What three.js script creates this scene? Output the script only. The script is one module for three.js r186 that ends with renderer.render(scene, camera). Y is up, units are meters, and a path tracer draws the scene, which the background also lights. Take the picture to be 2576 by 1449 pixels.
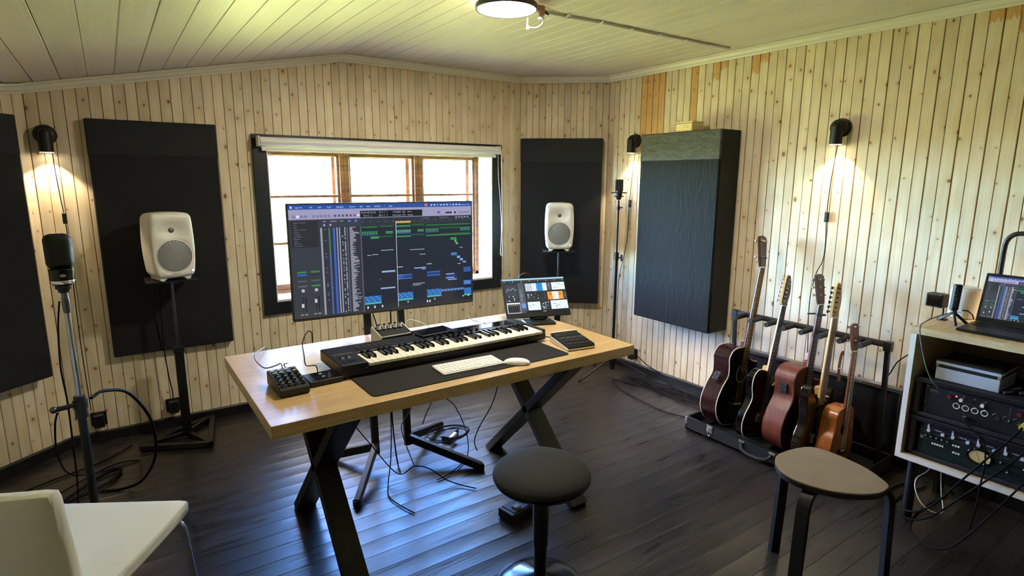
import * as THREE from 'three';
import { Sky } from 'three/addons/objects/Sky.js';
import { RoundedBoxGeometry } from 'three/addons/geometries/RoundedBoxGeometry.js';
import { mergeGeometries, toCreasedNormals } from 'three/addons/utils/BufferGeometryUtils.js';
import { RectAreaLightUniformsLib } from 'three/addons/lights/RectAreaLightUniformsLib.js';
import { createNoise2D, createNoise3D } from 'simplex-noise';
import { FontLoader } from 'three/addons/loaders/FontLoader.js';
import { TextGeometry } from 'three/addons/geometries/TextGeometry.js';

// ---------------------------------------------------------------- camera, sky, sun, exposure
const scene = new THREE.Scene();
const renderer = new THREE.WebGLRenderer({ antialias: true });
renderer.toneMapping = THREE.LinearToneMapping;
renderer.toneMappingExposure = 2.25;
renderer.shadowMap.enabled = true;
renderer.shadowMap.type = THREE.PCFSoftShadowMap;
RectAreaLightUniformsLib.init();
const D2R = Math.PI / 180;
const camera = new THREE.PerspectiveCamera(53.3, 2576 / 1449, 0.05, 400);
camera.position.set(0, 1.5, 0);
camera.rotation.set(-10.717 * D2R, -34.904 * D2R, 0.282 * D2R, 'YXZ');

const SUN = new THREE.Vector3(-0.5, 0.75, 0.5).normalize();
const sky = new Sky();
sky.scale.setScalar(200);
sky.material.uniforms.turbidity.value = 1.0;
sky.material.uniforms.rayleigh.value = 0.7;
sky.material.uniforms.mieCoefficient.value = 0.001;
sky.material.uniforms.mieDirectionalG.value = 0.8;
sky.material.uniforms.sunPosition.value.copy(SUN);
scene.add(sky);
scene.backgroundIntensity = 12.5;
const sun = new THREE.DirectionalLight(new THREE.Color(1.0, 0.94, 0.82), 50);
sun.name = 'sun';
sun.position.copy(SUN).multiplyScalar(60).add(new THREE.Vector3(2, 0, -12));
sun.target.position.set(2, 0, -12);
sun.castShadow = true;
sun.shadow.mapSize.set(2048, 2048);
Object.assign(sun.shadow.camera, { left: -40, right: 40, top: 40, bottom: -40, near: 1, far: 140 });
scene.add(sun, sun.target);

// ---------------------------------------------------------------- helpers
function mulberry(seed) {
  let a = seed >>> 0;
  return () => { a = (a + 0x6d2b79f5) | 0; let t = Math.imul(a ^ (a >>> 15), 1 | a); t = (t + Math.imul(t ^ (t >>> 7), 61 | t)) ^ t; return ((t ^ (t >>> 14)) >>> 0) / 4294967296; };
}
const rnd = mulberry(20240611);
const noise2 = createNoise2D(mulberry(7)), noise3 = createNoise3D(mulberry(11));
const V = (x, y, z) => new THREE.Vector3(x, y, z);
const used = new Map();
function numbered(name) { const n = used.get(name) ?? 0; used.set(name, n + 1); return n ? name + '_' + String(n).padStart(3, '0') : name; }
function tag(o, label, category, group, kind) {
  if (label) o.userData.label = label;
  if (category) o.userData.category = category;
  if (group) o.userData.group = group;
  if (kind) o.userData.kind = kind;
  return o;
}
function thing(name, label, category, pos = [0, 0, 0], turn = 0, group, kind) {
  const o = new THREE.Group();
  o.name = numbered(name);
  o.position.set(...pos);
  o.rotation.y = turn;
  scene.add(o);
  return tag(o, label, category, group, kind);
}
function prep(g) {
  if (g.index) g = g.toNonIndexed();
  for (const k of Object.keys(g.attributes)) if (!['position', 'normal', 'uv'].includes(k)) g.deleteAttribute(k);
  if (!g.attributes.normal) g.computeVertexNormals();
  if (!g.attributes.uv) g.setAttribute('uv', new THREE.BufferAttribute(new Float32Array(g.attributes.position.count * 2), 2));
  g.morphAttributes = {};
  return g;
}
const merge = (list) => (list.length === 1 ? prep(list[0]) : mergeGeometries(list.map(prep)));
function part(name, geos, m, parent, label) {
  const mesh = new THREE.Mesh(Array.isArray(geos) ? merge(geos) : geos, m);
  mesh.name = name;
  if (label) mesh.userData.label = label;
  parent.add(mesh);
  return mesh;
}
function single(name, label, category, geos, m, group, kind) {
  const mesh = new THREE.Mesh(merge([].concat(geos)), m);
  mesh.name = numbered(name);
  scene.add(mesh);
  return tag(mesh, label, category, group, kind);
}
// a copy of a thing, its parts and their sub-parts
function copyOf(o, label) { const c = o.clone(); c.name = numbered(o.name.replace(/_\d{3}$/, '')); c.userData = { ...o.userData }; if (label) c.userData.label = label; scene.add(c); return c; }
// uv in metres, by the direction each face points (for flat-sided things); `along` swaps the grain
function metric(g, along = 'x') {
  g = prep(g);
  const p = g.attributes.position, n = g.attributes.normal, uv = g.attributes.uv;
  for (let i = 0; i < p.count; i++) {
    const x = p.getX(i), y = p.getY(i), z = p.getZ(i), a = Math.abs(n.getX(i)), b = Math.abs(n.getY(i)), c = Math.abs(n.getZ(i));
    let u, v;
    if (b >= a && b >= c) { u = x; v = z; } else if (a >= c) { u = z; v = y; } else { u = x; v = y; }
    if (along === 'y') [u, v] = [v, u];
    uv.setXY(i, u, v);
  }
  return g;
}
const at = (g, x, y, z) => g.translate(x, y, z);
const rbox = (w, h, d, r = 0.002, s = 2) => new RoundedBoxGeometry(w, h, d, s, Math.min(r, w / 2.01, h / 2.01, d / 2.01));
const box = (w, h, d) => new THREE.BoxGeometry(w, h, d);
// box given by its two corners
const span = (x0, x1, y0, y1, z0, z1, r = 0) => at(r ? rbox(x1 - x0, y1 - y0, z1 - z0, r) : box(x1 - x0, y1 - y0, z1 - z0), (x0 + x1) / 2, (y0 + y1) / 2, (z0 + z1) / 2);
const cyl = (r0, r1, h, n = 24, open = false) => new THREE.CylinderGeometry(r0, r1, h, n, 1, open);
// cylinder between two points
function rod(p, q, r, n = 12, r2 = r) {
  const a = V(...p), b = V(...q), d = b.clone().sub(a);
  const g = new THREE.CylinderGeometry(r2, r, d.length(), n);
  g.applyQuaternion(new THREE.Quaternion().setFromUnitVectors(V(0, 1, 0), d.clone().normalize()));
  return g.translate(...a.add(b).multiplyScalar(0.5).toArray());
}
// square bar between two points: w across (along `side`), t thick
function bar(p, q, w, t, side = [1, 0, 0], r = 0.002) {
  const a = V(...p), b = V(...q), d = b.clone().sub(a), y = d.clone().normalize();
  const x = V(...side).addScaledVector(y, -V(...side).dot(y)).normalize(), z = x.clone().cross(y);
  const g = rbox(w, d.length(), t, r, 1);
  g.applyMatrix4(new THREE.Matrix4().makeBasis(x, y, z));
  return g.translate(...a.add(b).multiplyScalar(0.5).toArray());
}
const curve = (pts, tension = 0.5, closed = false) => new THREE.CatmullRomCurve3(pts.map((p) => V(...p)), closed, 'catmullrom', tension);
const tube = (pts, r, n = 48, m = 7, closed = false) => new THREE.TubeGeometry(curve(pts, 0.5, closed), n, r, m, closed);
const lathe = (pts, n = 32) => new THREE.LatheGeometry(pts.map((p) => new THREE.Vector2(...p)), n);
function extrude(shape, depth, bevel = 0, seg = 2, curveSegments = 12) {
  return new THREE.ExtrudeGeometry(shape, { depth: depth - 2 * bevel, bevelEnabled: bevel > 0, bevelThickness: bevel, bevelSize: bevel, bevelOffset: -bevel, bevelSegments: seg, curveSegments }).translate(0, 0, bevel);
}
function roundRect(w, h, r) {
  const s = new THREE.Shape(), x = w / 2, y = h / 2;
  s.moveTo(-x + r, -y); s.lineTo(x - r, -y); s.quadraticCurveTo(x, -y, x, -y + r); s.lineTo(x, y - r); s.quadraticCurveTo(x, y, x - r, y);
  s.lineTo(-x + r, y); s.quadraticCurveTo(-x, y, -x, y - r); s.lineTo(-x, -y + r); s.quadraticCurveTo(-x, -y, -x + r, -y);
  return s;
}
function splineShape(pts, n = 120) {
  const c = new THREE.CatmullRomCurve3(pts.map(([x, y]) => V(x, y, 0)), true, 'catmullrom', 0.5);
  return new THREE.Shape(c.getPoints(n).slice(0, n).map((p) => new THREE.Vector2(p.x, p.y)));
}
const turnX = (g, a) => g.rotateX(a), turnY = (g, a) => g.rotateY(a), turnZ = (g, a) => g.rotateZ(a);
function cable(name, label, pts, r, m, group, n = 64) { return single(name, label, 'cable', [tube(pts, r, n, 6)], m, group); }

// ---------------------------------------------------------------- computed textures
const clamp = (x, a = 0, b = 1) => Math.min(b, Math.max(a, x));
const mix = (a, b, t) => a + (b - a) * t;
const mix3 = (a, b, t) => [mix(a[0], b[0], t), mix(a[1], b[1], t), mix(a[2], b[2], t)];
const smooth = (a, b, x) => { const t = clamp((x - a) / (b - a)); return t * t * (3 - 2 * t); };
function dataTex(w, h, f, srgb = true) {
  const d = new Uint8Array(w * h * 4);
  for (let y = 0; y < h; y++) for (let x = 0; x < w; x++) {
    const c = f((x + 0.5) / w, (y + 0.5) / h), o = (y * w + x) * 4;
    if (typeof c === 'number') d[o] = d[o + 1] = d[o + 2] = clamp(c) * 255; else { d[o] = clamp(c[0], 0, 255); d[o + 1] = clamp(c[1], 0, 255); d[o + 2] = clamp(c[2], 0, 255); }
    d[o + 3] = 255;
  }
  const t = new THREE.DataTexture(d, w, h, THREE.RGBAFormat);
  if (srgb) t.colorSpace = THREE.SRGBColorSpace;
  t.magFilter = THREE.LinearFilter; t.minFilter = THREE.LinearMipmapLinearFilter; t.generateMipmaps = true;
  t.wrapS = t.wrapT = THREE.RepeatWrapping; t.needsUpdate = true;
  return t;
}
function canvasTex(w, h, draw, srgb = true) {
  const c = document.createElement('canvas'); c.width = w; c.height = h;
  draw(c.getContext('2d'), w, h);
  const t = new THREE.CanvasTexture(c);
  if (srgb) t.colorSpace = THREE.SRGBColorSpace;
  t.magFilter = THREE.LinearFilter;
  return t;
}
// one pine board 0.054 m x 2.4 m: lengthwise grain, knots with bent grain; `raw` boards are bare, the rest white-washed
function pine(seed, base, grain, raw = null, rawTop = 0) {
  const r = mulberry(seed), knots = [], W = 64, H = 1536, L = 2.4, B = 0.054;
  for (let v = r() * 0.2; v < L; v += 0.07 + r() * 0.38) if (r() < 0.9) knots.push([r() * B, v, 0.0026 + r() * r() * 0.0085, 0.6 + r() * 0.4, 1 + r() * 0.9]);
  const s = r() * 100;
  return dataTex(W, H, (u, v) => {
    const x = u * B, y = v * L;
    let bend = 0, dark = 0, ring = 0;
    for (const [kx, ky, kr, kd, ke] of knots) {
      const dx = (x - kx) / kr, dy = (y - ky) / (kr * ke), d = Math.hypot(dx, dy);
      if (d < 14) {
        bend += Math.sign(dx) * 0.006 * Math.exp(-d * 0.35);
        dark = Math.max(dark, kd * (1 - smooth(0.55, 1.15, d + 0.25 * noise2(x * 900, y * 900))));
        ring = Math.max(ring, 0.32 * Math.exp(-Math.max(0, d - 1) * 0.8));
      }
    }
    const xx = x + bend + 0.004 * noise2(s, y * 0.9);
    const g1 = noise2(s + xx * 160, y * 0.55 + s), g2 = noise2(s + xx * 520, y * 1.6 - s), g3 = noise2(s * 3 + x * 40, y * 2.2);
    const lines = Math.pow(0.5 + 0.5 * Math.sin((xx * 620 + 2.2 * g1) * 1.0), 3);
    const t = clamp(0.22 + 0.26 * g1 + 0.16 * g2 + 0.34 * lines * (0.5 + 0.5 * g3));
    let c = mix3(base, grain, t);
    if (raw) {
      const edge = L - rawTop + 0.02 * noise2(x * 40, seed) + 0.006 * noise2(x * 300, y * 20);
      if (y > edge) c = mix3(raw, [raw[0] * 0.84, raw[1] * 0.76, raw[2] * 0.6], t);
    }
    const blot = 0.5 + 0.5 * noise2(s + x * 12, y * 5 + 9);
    c = mix3(c, [c[0] * 0.93, c[1] * 0.9, c[2] * 0.84], blot * 0.7);
    c = mix3(c, [176, 124, 70], ring * 0.8);
    c = mix3(c, [104, 66, 38], dark * 0.88);
    return c;
  });
}
const PALE = [241, 228, 201], GRAIN = [221, 197, 157], RAW = [226, 184, 122];
const std = (o) => new THREE.MeshStandardMaterial(o), phys = (o) => new THREE.MeshPhysicalMaterial(o);
const pineMats = [];
for (let k = 0; k < 9; k++) {
  const f = [1, 0.97, 1.02, 0.95, 1.0, 0.98, 1.03, 0.96, 0.99][k];
  pineMats.push(std({ map: pine(100 + k * 17, PALE.map((c) => c * f), GRAIN.map((c, i) => c * f * (i === 2 ? 0.97 : 1))), roughness: 0.55 }));
}
const rawMats = [0, 1].map((k) => std({ map: pine(501 + k, PALE, GRAIN, RAW, 0.72 + k * 0.1), roughness: 0.5 }));
const rawTopMats = [0, 1].map((k) => std({ map: pine(601 + k, PALE, GRAIN, RAW, 0.2 + k * 0.06), roughness: 0.5 }));
const woodPlain = std({ color: '#b08a4c', roughness: 0.7 });

const M = {
  blackMetal: std({ color: '#060607', roughness: 0.42 }),
  blackSatin: std({ color: '#08090a', roughness: 0.48 }),
  blackPlastic: std({ color: '#0b0c0e', roughness: 0.45 }),
  blackRubber: std({ color: '#0c0c0d', roughness: 0.75 }),
  blackGloss: std({ color: '#070708', roughness: 0.08 }),
  darkGrey: std({ color: '#2b2d30', roughness: 0.5 }),
  grey: std({ color: '#77797c', roughness: 0.5 }),
  chrome: std({ color: '#e4e5e7', roughness: 0.2, metalness: 0.9 }),
  steel: std({ color: '#a9acb0', roughness: 0.28, metalness: 1 }),
  darkSteel: std({ color: '#5d6064', roughness: 0.3, metalness: 1 }),
  white: std({ color: '#e9e8e3', roughness: 0.4 }),
  whiteGloss: std({ color: '#f2f1ee', roughness: 0.12 }),
  cream: std({ color: '#e2dccb', roughness: 0.5 }),
  cable: new THREE.MeshPhysicalMaterial({ color: '#050506', roughness: 0.7, specularIntensity: 0.35 }),
  cableGrey: std({ color: '#6c6d70', roughness: 0.5 }),
  cableWhite: std({ color: '#dedcd4', roughness: 0.45 }),
  gold: std({ color: '#c79a4b', roughness: 0.3, metalness: 1 }),
  red: std({ color: '#b3141b', roughness: 0.4 }),
  blue: std({ color: '#2b3fb8', roughness: 0.45 }),
  yellow: std({ color: '#c8b64a', roughness: 0.45 }),
};
// ---------------------------------------------------------------- the room
const ROOM = { A: [-0.834, 1.7], B: [-0.834, -3.44], C: [-0.3, -3.9], D: [2.796, -3.9], E: [3.33, -3.44], F: [3.33, 1.7] };
const RIDGE = 1.354, FLAT = 2.3, SLOPE = 0.2045;
const ceilY = (x) => FLAT - Math.max(0, RIDGE - x) * SLOPE;
const WIN = { x0: 0.84, x1: 2.51, y0: 0.706, y1: 1.685, zIn: -3.9, zSash: -4.1, zOut: -4.24 };

// board with chamfered long edges: front face at z = 0, lies along +y; the top may be cut on the slant (yl at its left edge, yr at its right)
function boardGeo(w, y0, yl, yr, cL, cR, flipU, flipV) {
  const h = w / 2, t = 0.0072, b = 0.0011, P = [[-h + cL, -t], [-h + cL, -b], [-h + cL + b, 0], [h - cR - b, 0], [h - cR, -b], [h - cR, -t]];
  const pos = [], uv = [], top = (x) => yl + (yr - yl) * ((x + h) / w);
  const U = (x) => { const u = 0.04 + 0.92 * (x + h) / w; return flipU ? 1 - u : u; }, Vv = (y) => { const v = y / 2.4; return flipV ? 0.999 - v : v; };
  for (let i = 0; i < P.length - 1; i++) {
    const [xa, za] = P[i], [xb, zb] = P[i + 1];
    const q = [[xa, y0, za], [xb, y0, zb], [xb, top(xb), zb], [xa, top(xa), za]];
    for (const k of [0, 1, 2, 0, 2, 3]) { pos.push(...q[k]); uv.push(U(q[k][0]), Vv(q[k][1])); }
  }
  const g = new THREE.BufferGeometry();
  g.setAttribute('position', new THREE.Float32BufferAttribute(pos, 3));
  g.setAttribute('uv', new THREE.Float32BufferAttribute(uv, 2));
  g.computeVertexNormals();
  return g;
}
// a boarded wall from p to q (inside on the left hand when walking p -> q is +normal); backing behind it
function boardedWall(name, label, p, q, opts = {}) {
  const wall = thing(name, label, 'wall', [p[0], 0, p[1]], 0, undefined, 'structure');
  const dx = q[0] - p[0], dz = q[1] - p[1], L = Math.hypot(dx, dz);
  wall.rotation.y = -Math.atan2(dz, dx);           // local x runs along the wall, local +z points into the room
  const height = (s) => ceilY(p[0] + dx * s / L);
  const n = Math.round(L / (opts.w ?? 0.0545)), w = L / n, hole = opts.hole;
  const cut = opts.split ?? [];
  for (let i = 0; i < n; i++) {
    const a = i * w, b = a + w, x = a + w / 2;
    const wide = opts.pairs && i % 2 === 0, cl = wide ? 0.0029 : 0.0016, cr = opts.pairs && i % 2 === 1 ? 0.0029 : 0.0016;
    const m = opts.pick?.(x) ?? pineMats[Math.floor(rnd() * pineMats.length)], fu = rnd() < 0.5, fv = opts.pick?.(x) ? false : rnd() < 0.5;
    const pieces = hole && b > hole[0] + 0.01 && a < hole[1] - 0.01 ? [[0.03, hole[2], hole[2]], [hole[3], height(a) + 0.004, height(b) + 0.004]] : [[0.03, height(a) + 0.004, height(b) + 0.004]];
    for (const [y0, yl, yr] of pieces) {
      const mesh = part(numberedBoard(name), boardGeo(w, y0, yl, yr, cl, cr, fu, fv), m, wall);
      mesh.position.x = x;
    }
  }
  return wall;
}
const numberedBoard = () => 'board';
const inZ = (x, a, b) => x > a && x < b;
// inside of the right wall is at smaller x: walk from far (z = -3.44) to near
const winWall = boardedWall('wall_back', 'pale white-washed pine board wall around the window', ROOM.C, ROOM.D, { hole: [WIN.x0 + 0.3, WIN.x1 + 0.3, WIN.y0 - 0.01, WIN.y1 + 0.01] });
const rightWall = boardedWall('wall_right', 'long pale pine board wall behind the guitars with two reading lamps', ROOM.E, ROOM.F, {
  w: 0.0558, pairs: true,
  pick: (s) => { const z = ROOM.E[1] + s; return inZ(z, -3.09, -2.88) || inZ(z, -2.68, -2.58) ? rawMats[Math.floor(rnd() * 2)] : inZ(z, -2.48, -2.36) || inZ(z, -2.2, -2.08) || inZ(z, -1.02, -0.85) ? rawTopMats[Math.floor(rnd() * 2)] : undefined; },
});
const diagRight = boardedWall('wall_corner_right', 'narrow diagonal pine board wall across the corner right of the window', ROOM.D, ROOM.E, { w: 0.051 });
const diagLeft = boardedWall('wall_corner_left', 'narrow diagonal pine board wall across the corner left of the window', ROOM.B, ROOM.C, { w: 0.054 });
const leftWall = boardedWall('wall_left', 'pine board wall on the low side of the sloping ceiling', ROOM.A, ROOM.B, { w: 0.108 });
const frontWall = boardedWall('wall_front', 'pine board wall opposite the window', ROOM.F, ROOM.A, { w: 0.108 });

// solid wall cores behind the boards, so that daylight enters through the window only
function core(wall, len, pieces) { part('wall_core', pieces, woodPlain, wall); }
core(rightWall, 0, [span(-0.1, 5.3, -0.3, 2.75, -0.24, -0.0068)]);
core(leftWall, 0, [span(-0.2, 5.3, -0.3, 2.6, -0.24, -0.0068)]);
core(frontWall, 0, [span(-0.2, 4.4, -0.3, 2.75, -0.24, -0.0068)]);
core(diagRight, 0, [span(-0.08, 0.78, -0.3, 2.75, -0.24, -0.0068)]);
core(diagLeft, 0, [span(-0.08, 0.78, -0.3, 2.75, -0.24, -0.0068)]);
{
  const o = -ROOM.C[0];   // local x = world x + o
  core(winWall, 0, [span(-0.15, WIN.x0 + o, -0.3, 2.75, -0.34, -0.0068), span(WIN.x1 + o, 3.25, -0.3, 2.75, -0.34, -0.0068), span(WIN.x0 + o, WIN.x1 + o, -0.3, WIN.y0, -0.34, -0.0068), span(WIN.x0 + o, WIN.x1 + o, WIN.y1, 2.75, -0.34, -0.0068)]);
}

// ceiling: painted boards along z, flat on the right of the break, sloping down to the left
const ceilTex = [0, 1, 2].map((k) => dataTex(128, 512, (u, v) => {
  const n = noise2(u * 5 + k * 9, v * 2.5), f = noise2(u * 60 + k, v * 6), d = noise2(u * 14 + k * 3, v * 30);
  const s = 1 + 0.014 * n + 0.006 * f + 0.006 * d + (k - 1) * 0.012;
  return [224 * s, 218 * s, 203 * s];
}));
const ceilBump = dataTex(128, 512, (u, v) => 0.5 + 0.2 * noise2(u * 50, v * 5) + 0.25 * noise2(u * 8, v * 8), false);
const ceilMats = ceilTex.map((t) => std({ map: t, bumpMap: ceilBump, bumpScale: 0.0003, roughness: 0.45 }));
{
  const ceiling = thing('ceiling', 'off-white painted board ceiling, flat on one side and sloping on the other', 'ceiling', [0, 0, 0], 0, undefined, 'structure');
  const z0 = -3.92, z1 = 1.72;
  const put = (x0, x1, gap) => {
    const w = x1 - x0, c = gap, h = w / 2, tilt = Math.atan(SLOPE);
    const P = [[-h + 0.0006 + gap * 0.25, 0.014], [-h + 0.0006 + gap * 0.25, c], [-h + 0.0006 + c, 0], [h - c, 0], [h - gap * 0.25, c], [h - gap * 0.25, 0.014]], pos = [], uv = [];
    const off = rnd();
    for (let i = 0; i < P.length - 1; i++) {
      const [xa, ya] = P[i], [xb, yb] = P[i + 1], q = [[xa, ya, z0], [xb, yb, z0], [xb, yb, z1], [xa, ya, z1]];
      for (const k of [0, 1, 2, 0, 2, 3]) { pos.push(...q[k]); uv.push((q[k][0] + h) / 0.12 + off, q[k][2] / 1.9 + off); }
    }
    const g = new THREE.BufferGeometry();
    g.setAttribute('position', new THREE.Float32BufferAttribute(pos, 3)); g.setAttribute('uv', new THREE.Float32BufferAttribute(uv, 2)); g.computeVertexNormals();
    const m = part('board', g, ceilMats[Math.floor(rnd() * 3)], ceiling);
    return [m, tilt];
  };
  for (let x = RIDGE, i = 0; x < 3.34; x += 0.096, i++) { const [m] = put(x, x + 0.096, 0.0022); m.position.set(x + 0.048, FLAT, 0); }
  const cs = Math.cos(Math.atan(SLOPE));
  for (let s = 0; s < 2.26; s += 0.117) {
    const g = 0.0018 + rnd() * 0.0022;
    const [m, tilt] = put(s, s + 0.117, g);
    const mid = s + 0.0585;
    m.position.set(RIDGE - mid * cs, FLAT - mid * cs * SLOPE, 0); m.rotation.z = tilt;
  }
  part('roof_deck', [span(-1.3, 3.7, 2.32, 2.8, -4.3, 2.0), (() => { const g = box(2.6, 0.2, 6.3); g.rotateZ(Math.atan(SLOPE)); return g.translate(0.06, ceilY(0.06) + 0.114, -1.15); })()], woodPlain, ceiling);
}

// floor: black-stained planks along x, each slightly cupped
const floorTex = dataTex(512, 512, (u, v) => {
  const a = noise2(u * 3, v * 60), b = noise2(u * 12 + 5, v * 160), c = noise2(u * 5, v * 5), sc = noise2(u * 2 + v * 9, v * 220);
  const s = 1 + 0.22 * a + 0.16 * b + 0.18 * c + (sc > 0.86 ? 0.5 : 0);
  return [27 * s, 23 * s, 22 * s];
});
const floorRough = dataTex(256, 256, (u, v) => 0.62 + 0.12 * noise2(u * 4, v * 40) + 0.1 * noise2(u * 6 + 3, v * 7), false);
const floorBump = dataTex(512, 512, (u, v) => 0.5 + 0.25 * noise2(u * 4, v * 26) + 0.18 * noise2(u * 9 + 7, v * 70), false);
const floorMat = phys({ map: floorTex, roughnessMap: floorRough, roughness: 0.56, ior: 1.72, bumpMap: floorBump, bumpScale: 0.0003 });
{
  const floor = thing('floor', 'black-stained floorboards with a worn satin sheen', 'floor', [0, 0, 0], 0, undefined, 'structure');
  part('subfloor', [span(-1.1, 3.6, -0.3, -0.012, -4.2, 2.0)], M.blackRubber, floor);
  const W = 0.094, x0 = -0.85, x1 = 3.345, N = 8;
  const plank = (depth) => {
    const pos = [], nor = [], uv = [], idx = [];
    const prof = [];
    prof.push([-W / 2 + 0.0006, -0.012, -1, 0]); prof.push([-W / 2 + 0.0006, -0.0005, -1, 0]);
    prof.push([-W / 2 + 0.0006, -0.0005, -0.4, 0.9]); prof.push([-W / 2 + 0.0015, 0, -0.2, 1]);
    for (let i = 0; i <= N; i++) { const t = (i / N) * 2 - 1, z = t * (W / 2 - 0.0015), y = -depth * (1 - t * t), s = 2 * depth * t / (W / 2); prof.push([z, y, -s, 1]); }
    prof.push([W / 2 - 0.0015, 0, 0.2, 1]); prof.push([W / 2 - 0.0006, -0.0005, 0.4, 0.9]);
    prof.push([W / 2 - 0.0006, -0.0005, 1, 0]); prof.push([W / 2 - 0.0006, -0.012, 1, 0]);
    for (const [z, y, nz, ny] of prof) for (const x of [x0, x1]) { const l = Math.hypot(nz, ny); pos.push(x, y, z); nor.push(0, ny / l, nz / l); uv.push(x / 1.6, (z + W / 2) / 0.5); }
    for (let i = 0; i < prof.length - 1; i++) { const a = i * 2; idx.push(a, a + 2, a + 1, a + 1, a + 2, a + 3); }
    const g = new THREE.BufferGeometry();
    g.setAttribute('position', new THREE.Float32BufferAttribute(pos, 3)); g.setAttribute('normal', new THREE.Float32BufferAttribute(nor, 3)); g.setAttribute('uv', new THREE.Float32BufferAttribute(uv, 2)); g.setIndex(idx);
    return g;
  };
  const kinds = [];
  for (let k = 0; k < 12; k++) { const g = plank(0.0002 + 0.0012 * rnd()), u = g.attributes.uv, o = rnd(), o2 = rnd(); for (let i = 0; i < u.count; i++) u.setXY(i, u.getX(i) + o, u.getY(i) + o2); kinds.push(g); }
  for (let z = -3.95, i = 0; z < 1.75; z += W, i++) { const m = part('plank', kinds[Math.floor(rnd() * 12)], floorMat, floor); m.position.z = z; m.rotation.x = (rnd() - 0.5) * 0.006; }
}

// skirting boards, crown mouldings
const trimPaint = std({ color: '#efe9d6', roughness: 0.4 });
function mould(name, label, p, q, prof, m, y0, slope = 0) {
  const dx = q[0] - p[0], dz = q[1] - p[1], L = Math.hypot(dx, dz), nx = -dz / L, nz = dx / L;
  // local frame: along the wall, into the room (+n)
  const pos = [], e = 0.0;
  const P = (k, s) => [p[0] + dx * s / L + nx * prof[k][0] * sgn, y0(p[0] + dx * s / L) + prof[k][1], p[1] + dz * s / L + nz * prof[k][0] * sgn];
  const mid = [(p[0] + q[0]) / 2 - 1.2, (p[1] + q[1]) / 2 + 1.2], sgn = nx * (1.25 - (p[0] + q[0]) / 2) + nz * (-1.2 - (p[1] + q[1]) / 2) > 0 ? 1 : -1;
  const n = prof.length;
  for (let k = 0; k < n; k++) { const a = P(k, -e), b = P((k + 1) % n, -e), c = P((k + 1) % n, L + e), d = P(k, L + e); for (const v of [a, b, c, a, c, d]) pos.push(...v); }
  for (const s of [0, L]) for (let k = 1; k < n - 1; k++) pos.push(...P(0, s), ...P(k, s), ...P(k + 1, s));
  const g = new THREE.BufferGeometry();
  g.setAttribute('position', new THREE.Float32BufferAttribute(pos, 3)); g.computeVertexNormals();
  return single(name, label, name.startsWith('base') ? 'skirting' : 'trim', [g], m, undefined, 'structure');
}
const crown = [[0, 0], [0, -0.046], [0.007, -0.046], [0.01, -0.038], [0.02, -0.03], [0.026, -0.014], [0.034, -0.01], [0.034, 0]];
const skirt = [[0, 0], [0, 0.062], [0.011, 0.062], [0.016, 0.056], [0.016, 0]];
const S = [['C', 'D', 'back', 'above the window wall'], ['D', 'E', 'corner_right', 'across the right corner'], ['E', 'F', 'right', 'along the guitar wall'], ['B', 'C', 'corner_left', 'across the left corner'], ['A', 'B', 'left', 'along the low side wall']];
let trimNo = 1;
const skirtMat = std({ color: '#0c0c0e', roughness: 0.4 });
for (const [a, b, side, where] of S) {
  mould('baseboard_' + side, 'black painted skirting board ' + where.replace('above', 'under'), ROOM[a], ROOM[b], skirt, skirtMat, () => 0.0);
  if (side === 'back') {
    const k = [RIDGE, -3.9];
    mould('trim_' + trimNo++, 'cream crown moulding sloping up along the window wall', ROOM.C, k, crown, trimPaint, (x) => ceilY(x) - 0.002);
    mould('trim_' + trimNo++, 'cream crown moulding running level above the window', k, ROOM.D, crown, trimPaint, () => FLAT - 0.002);
  } else mould('trim_' + trimNo++, 'cream crown moulding ' + where, ROOM[a], ROOM[b], crown, trimPaint, (x) => ceilY(x) - 0.002);
}

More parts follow.
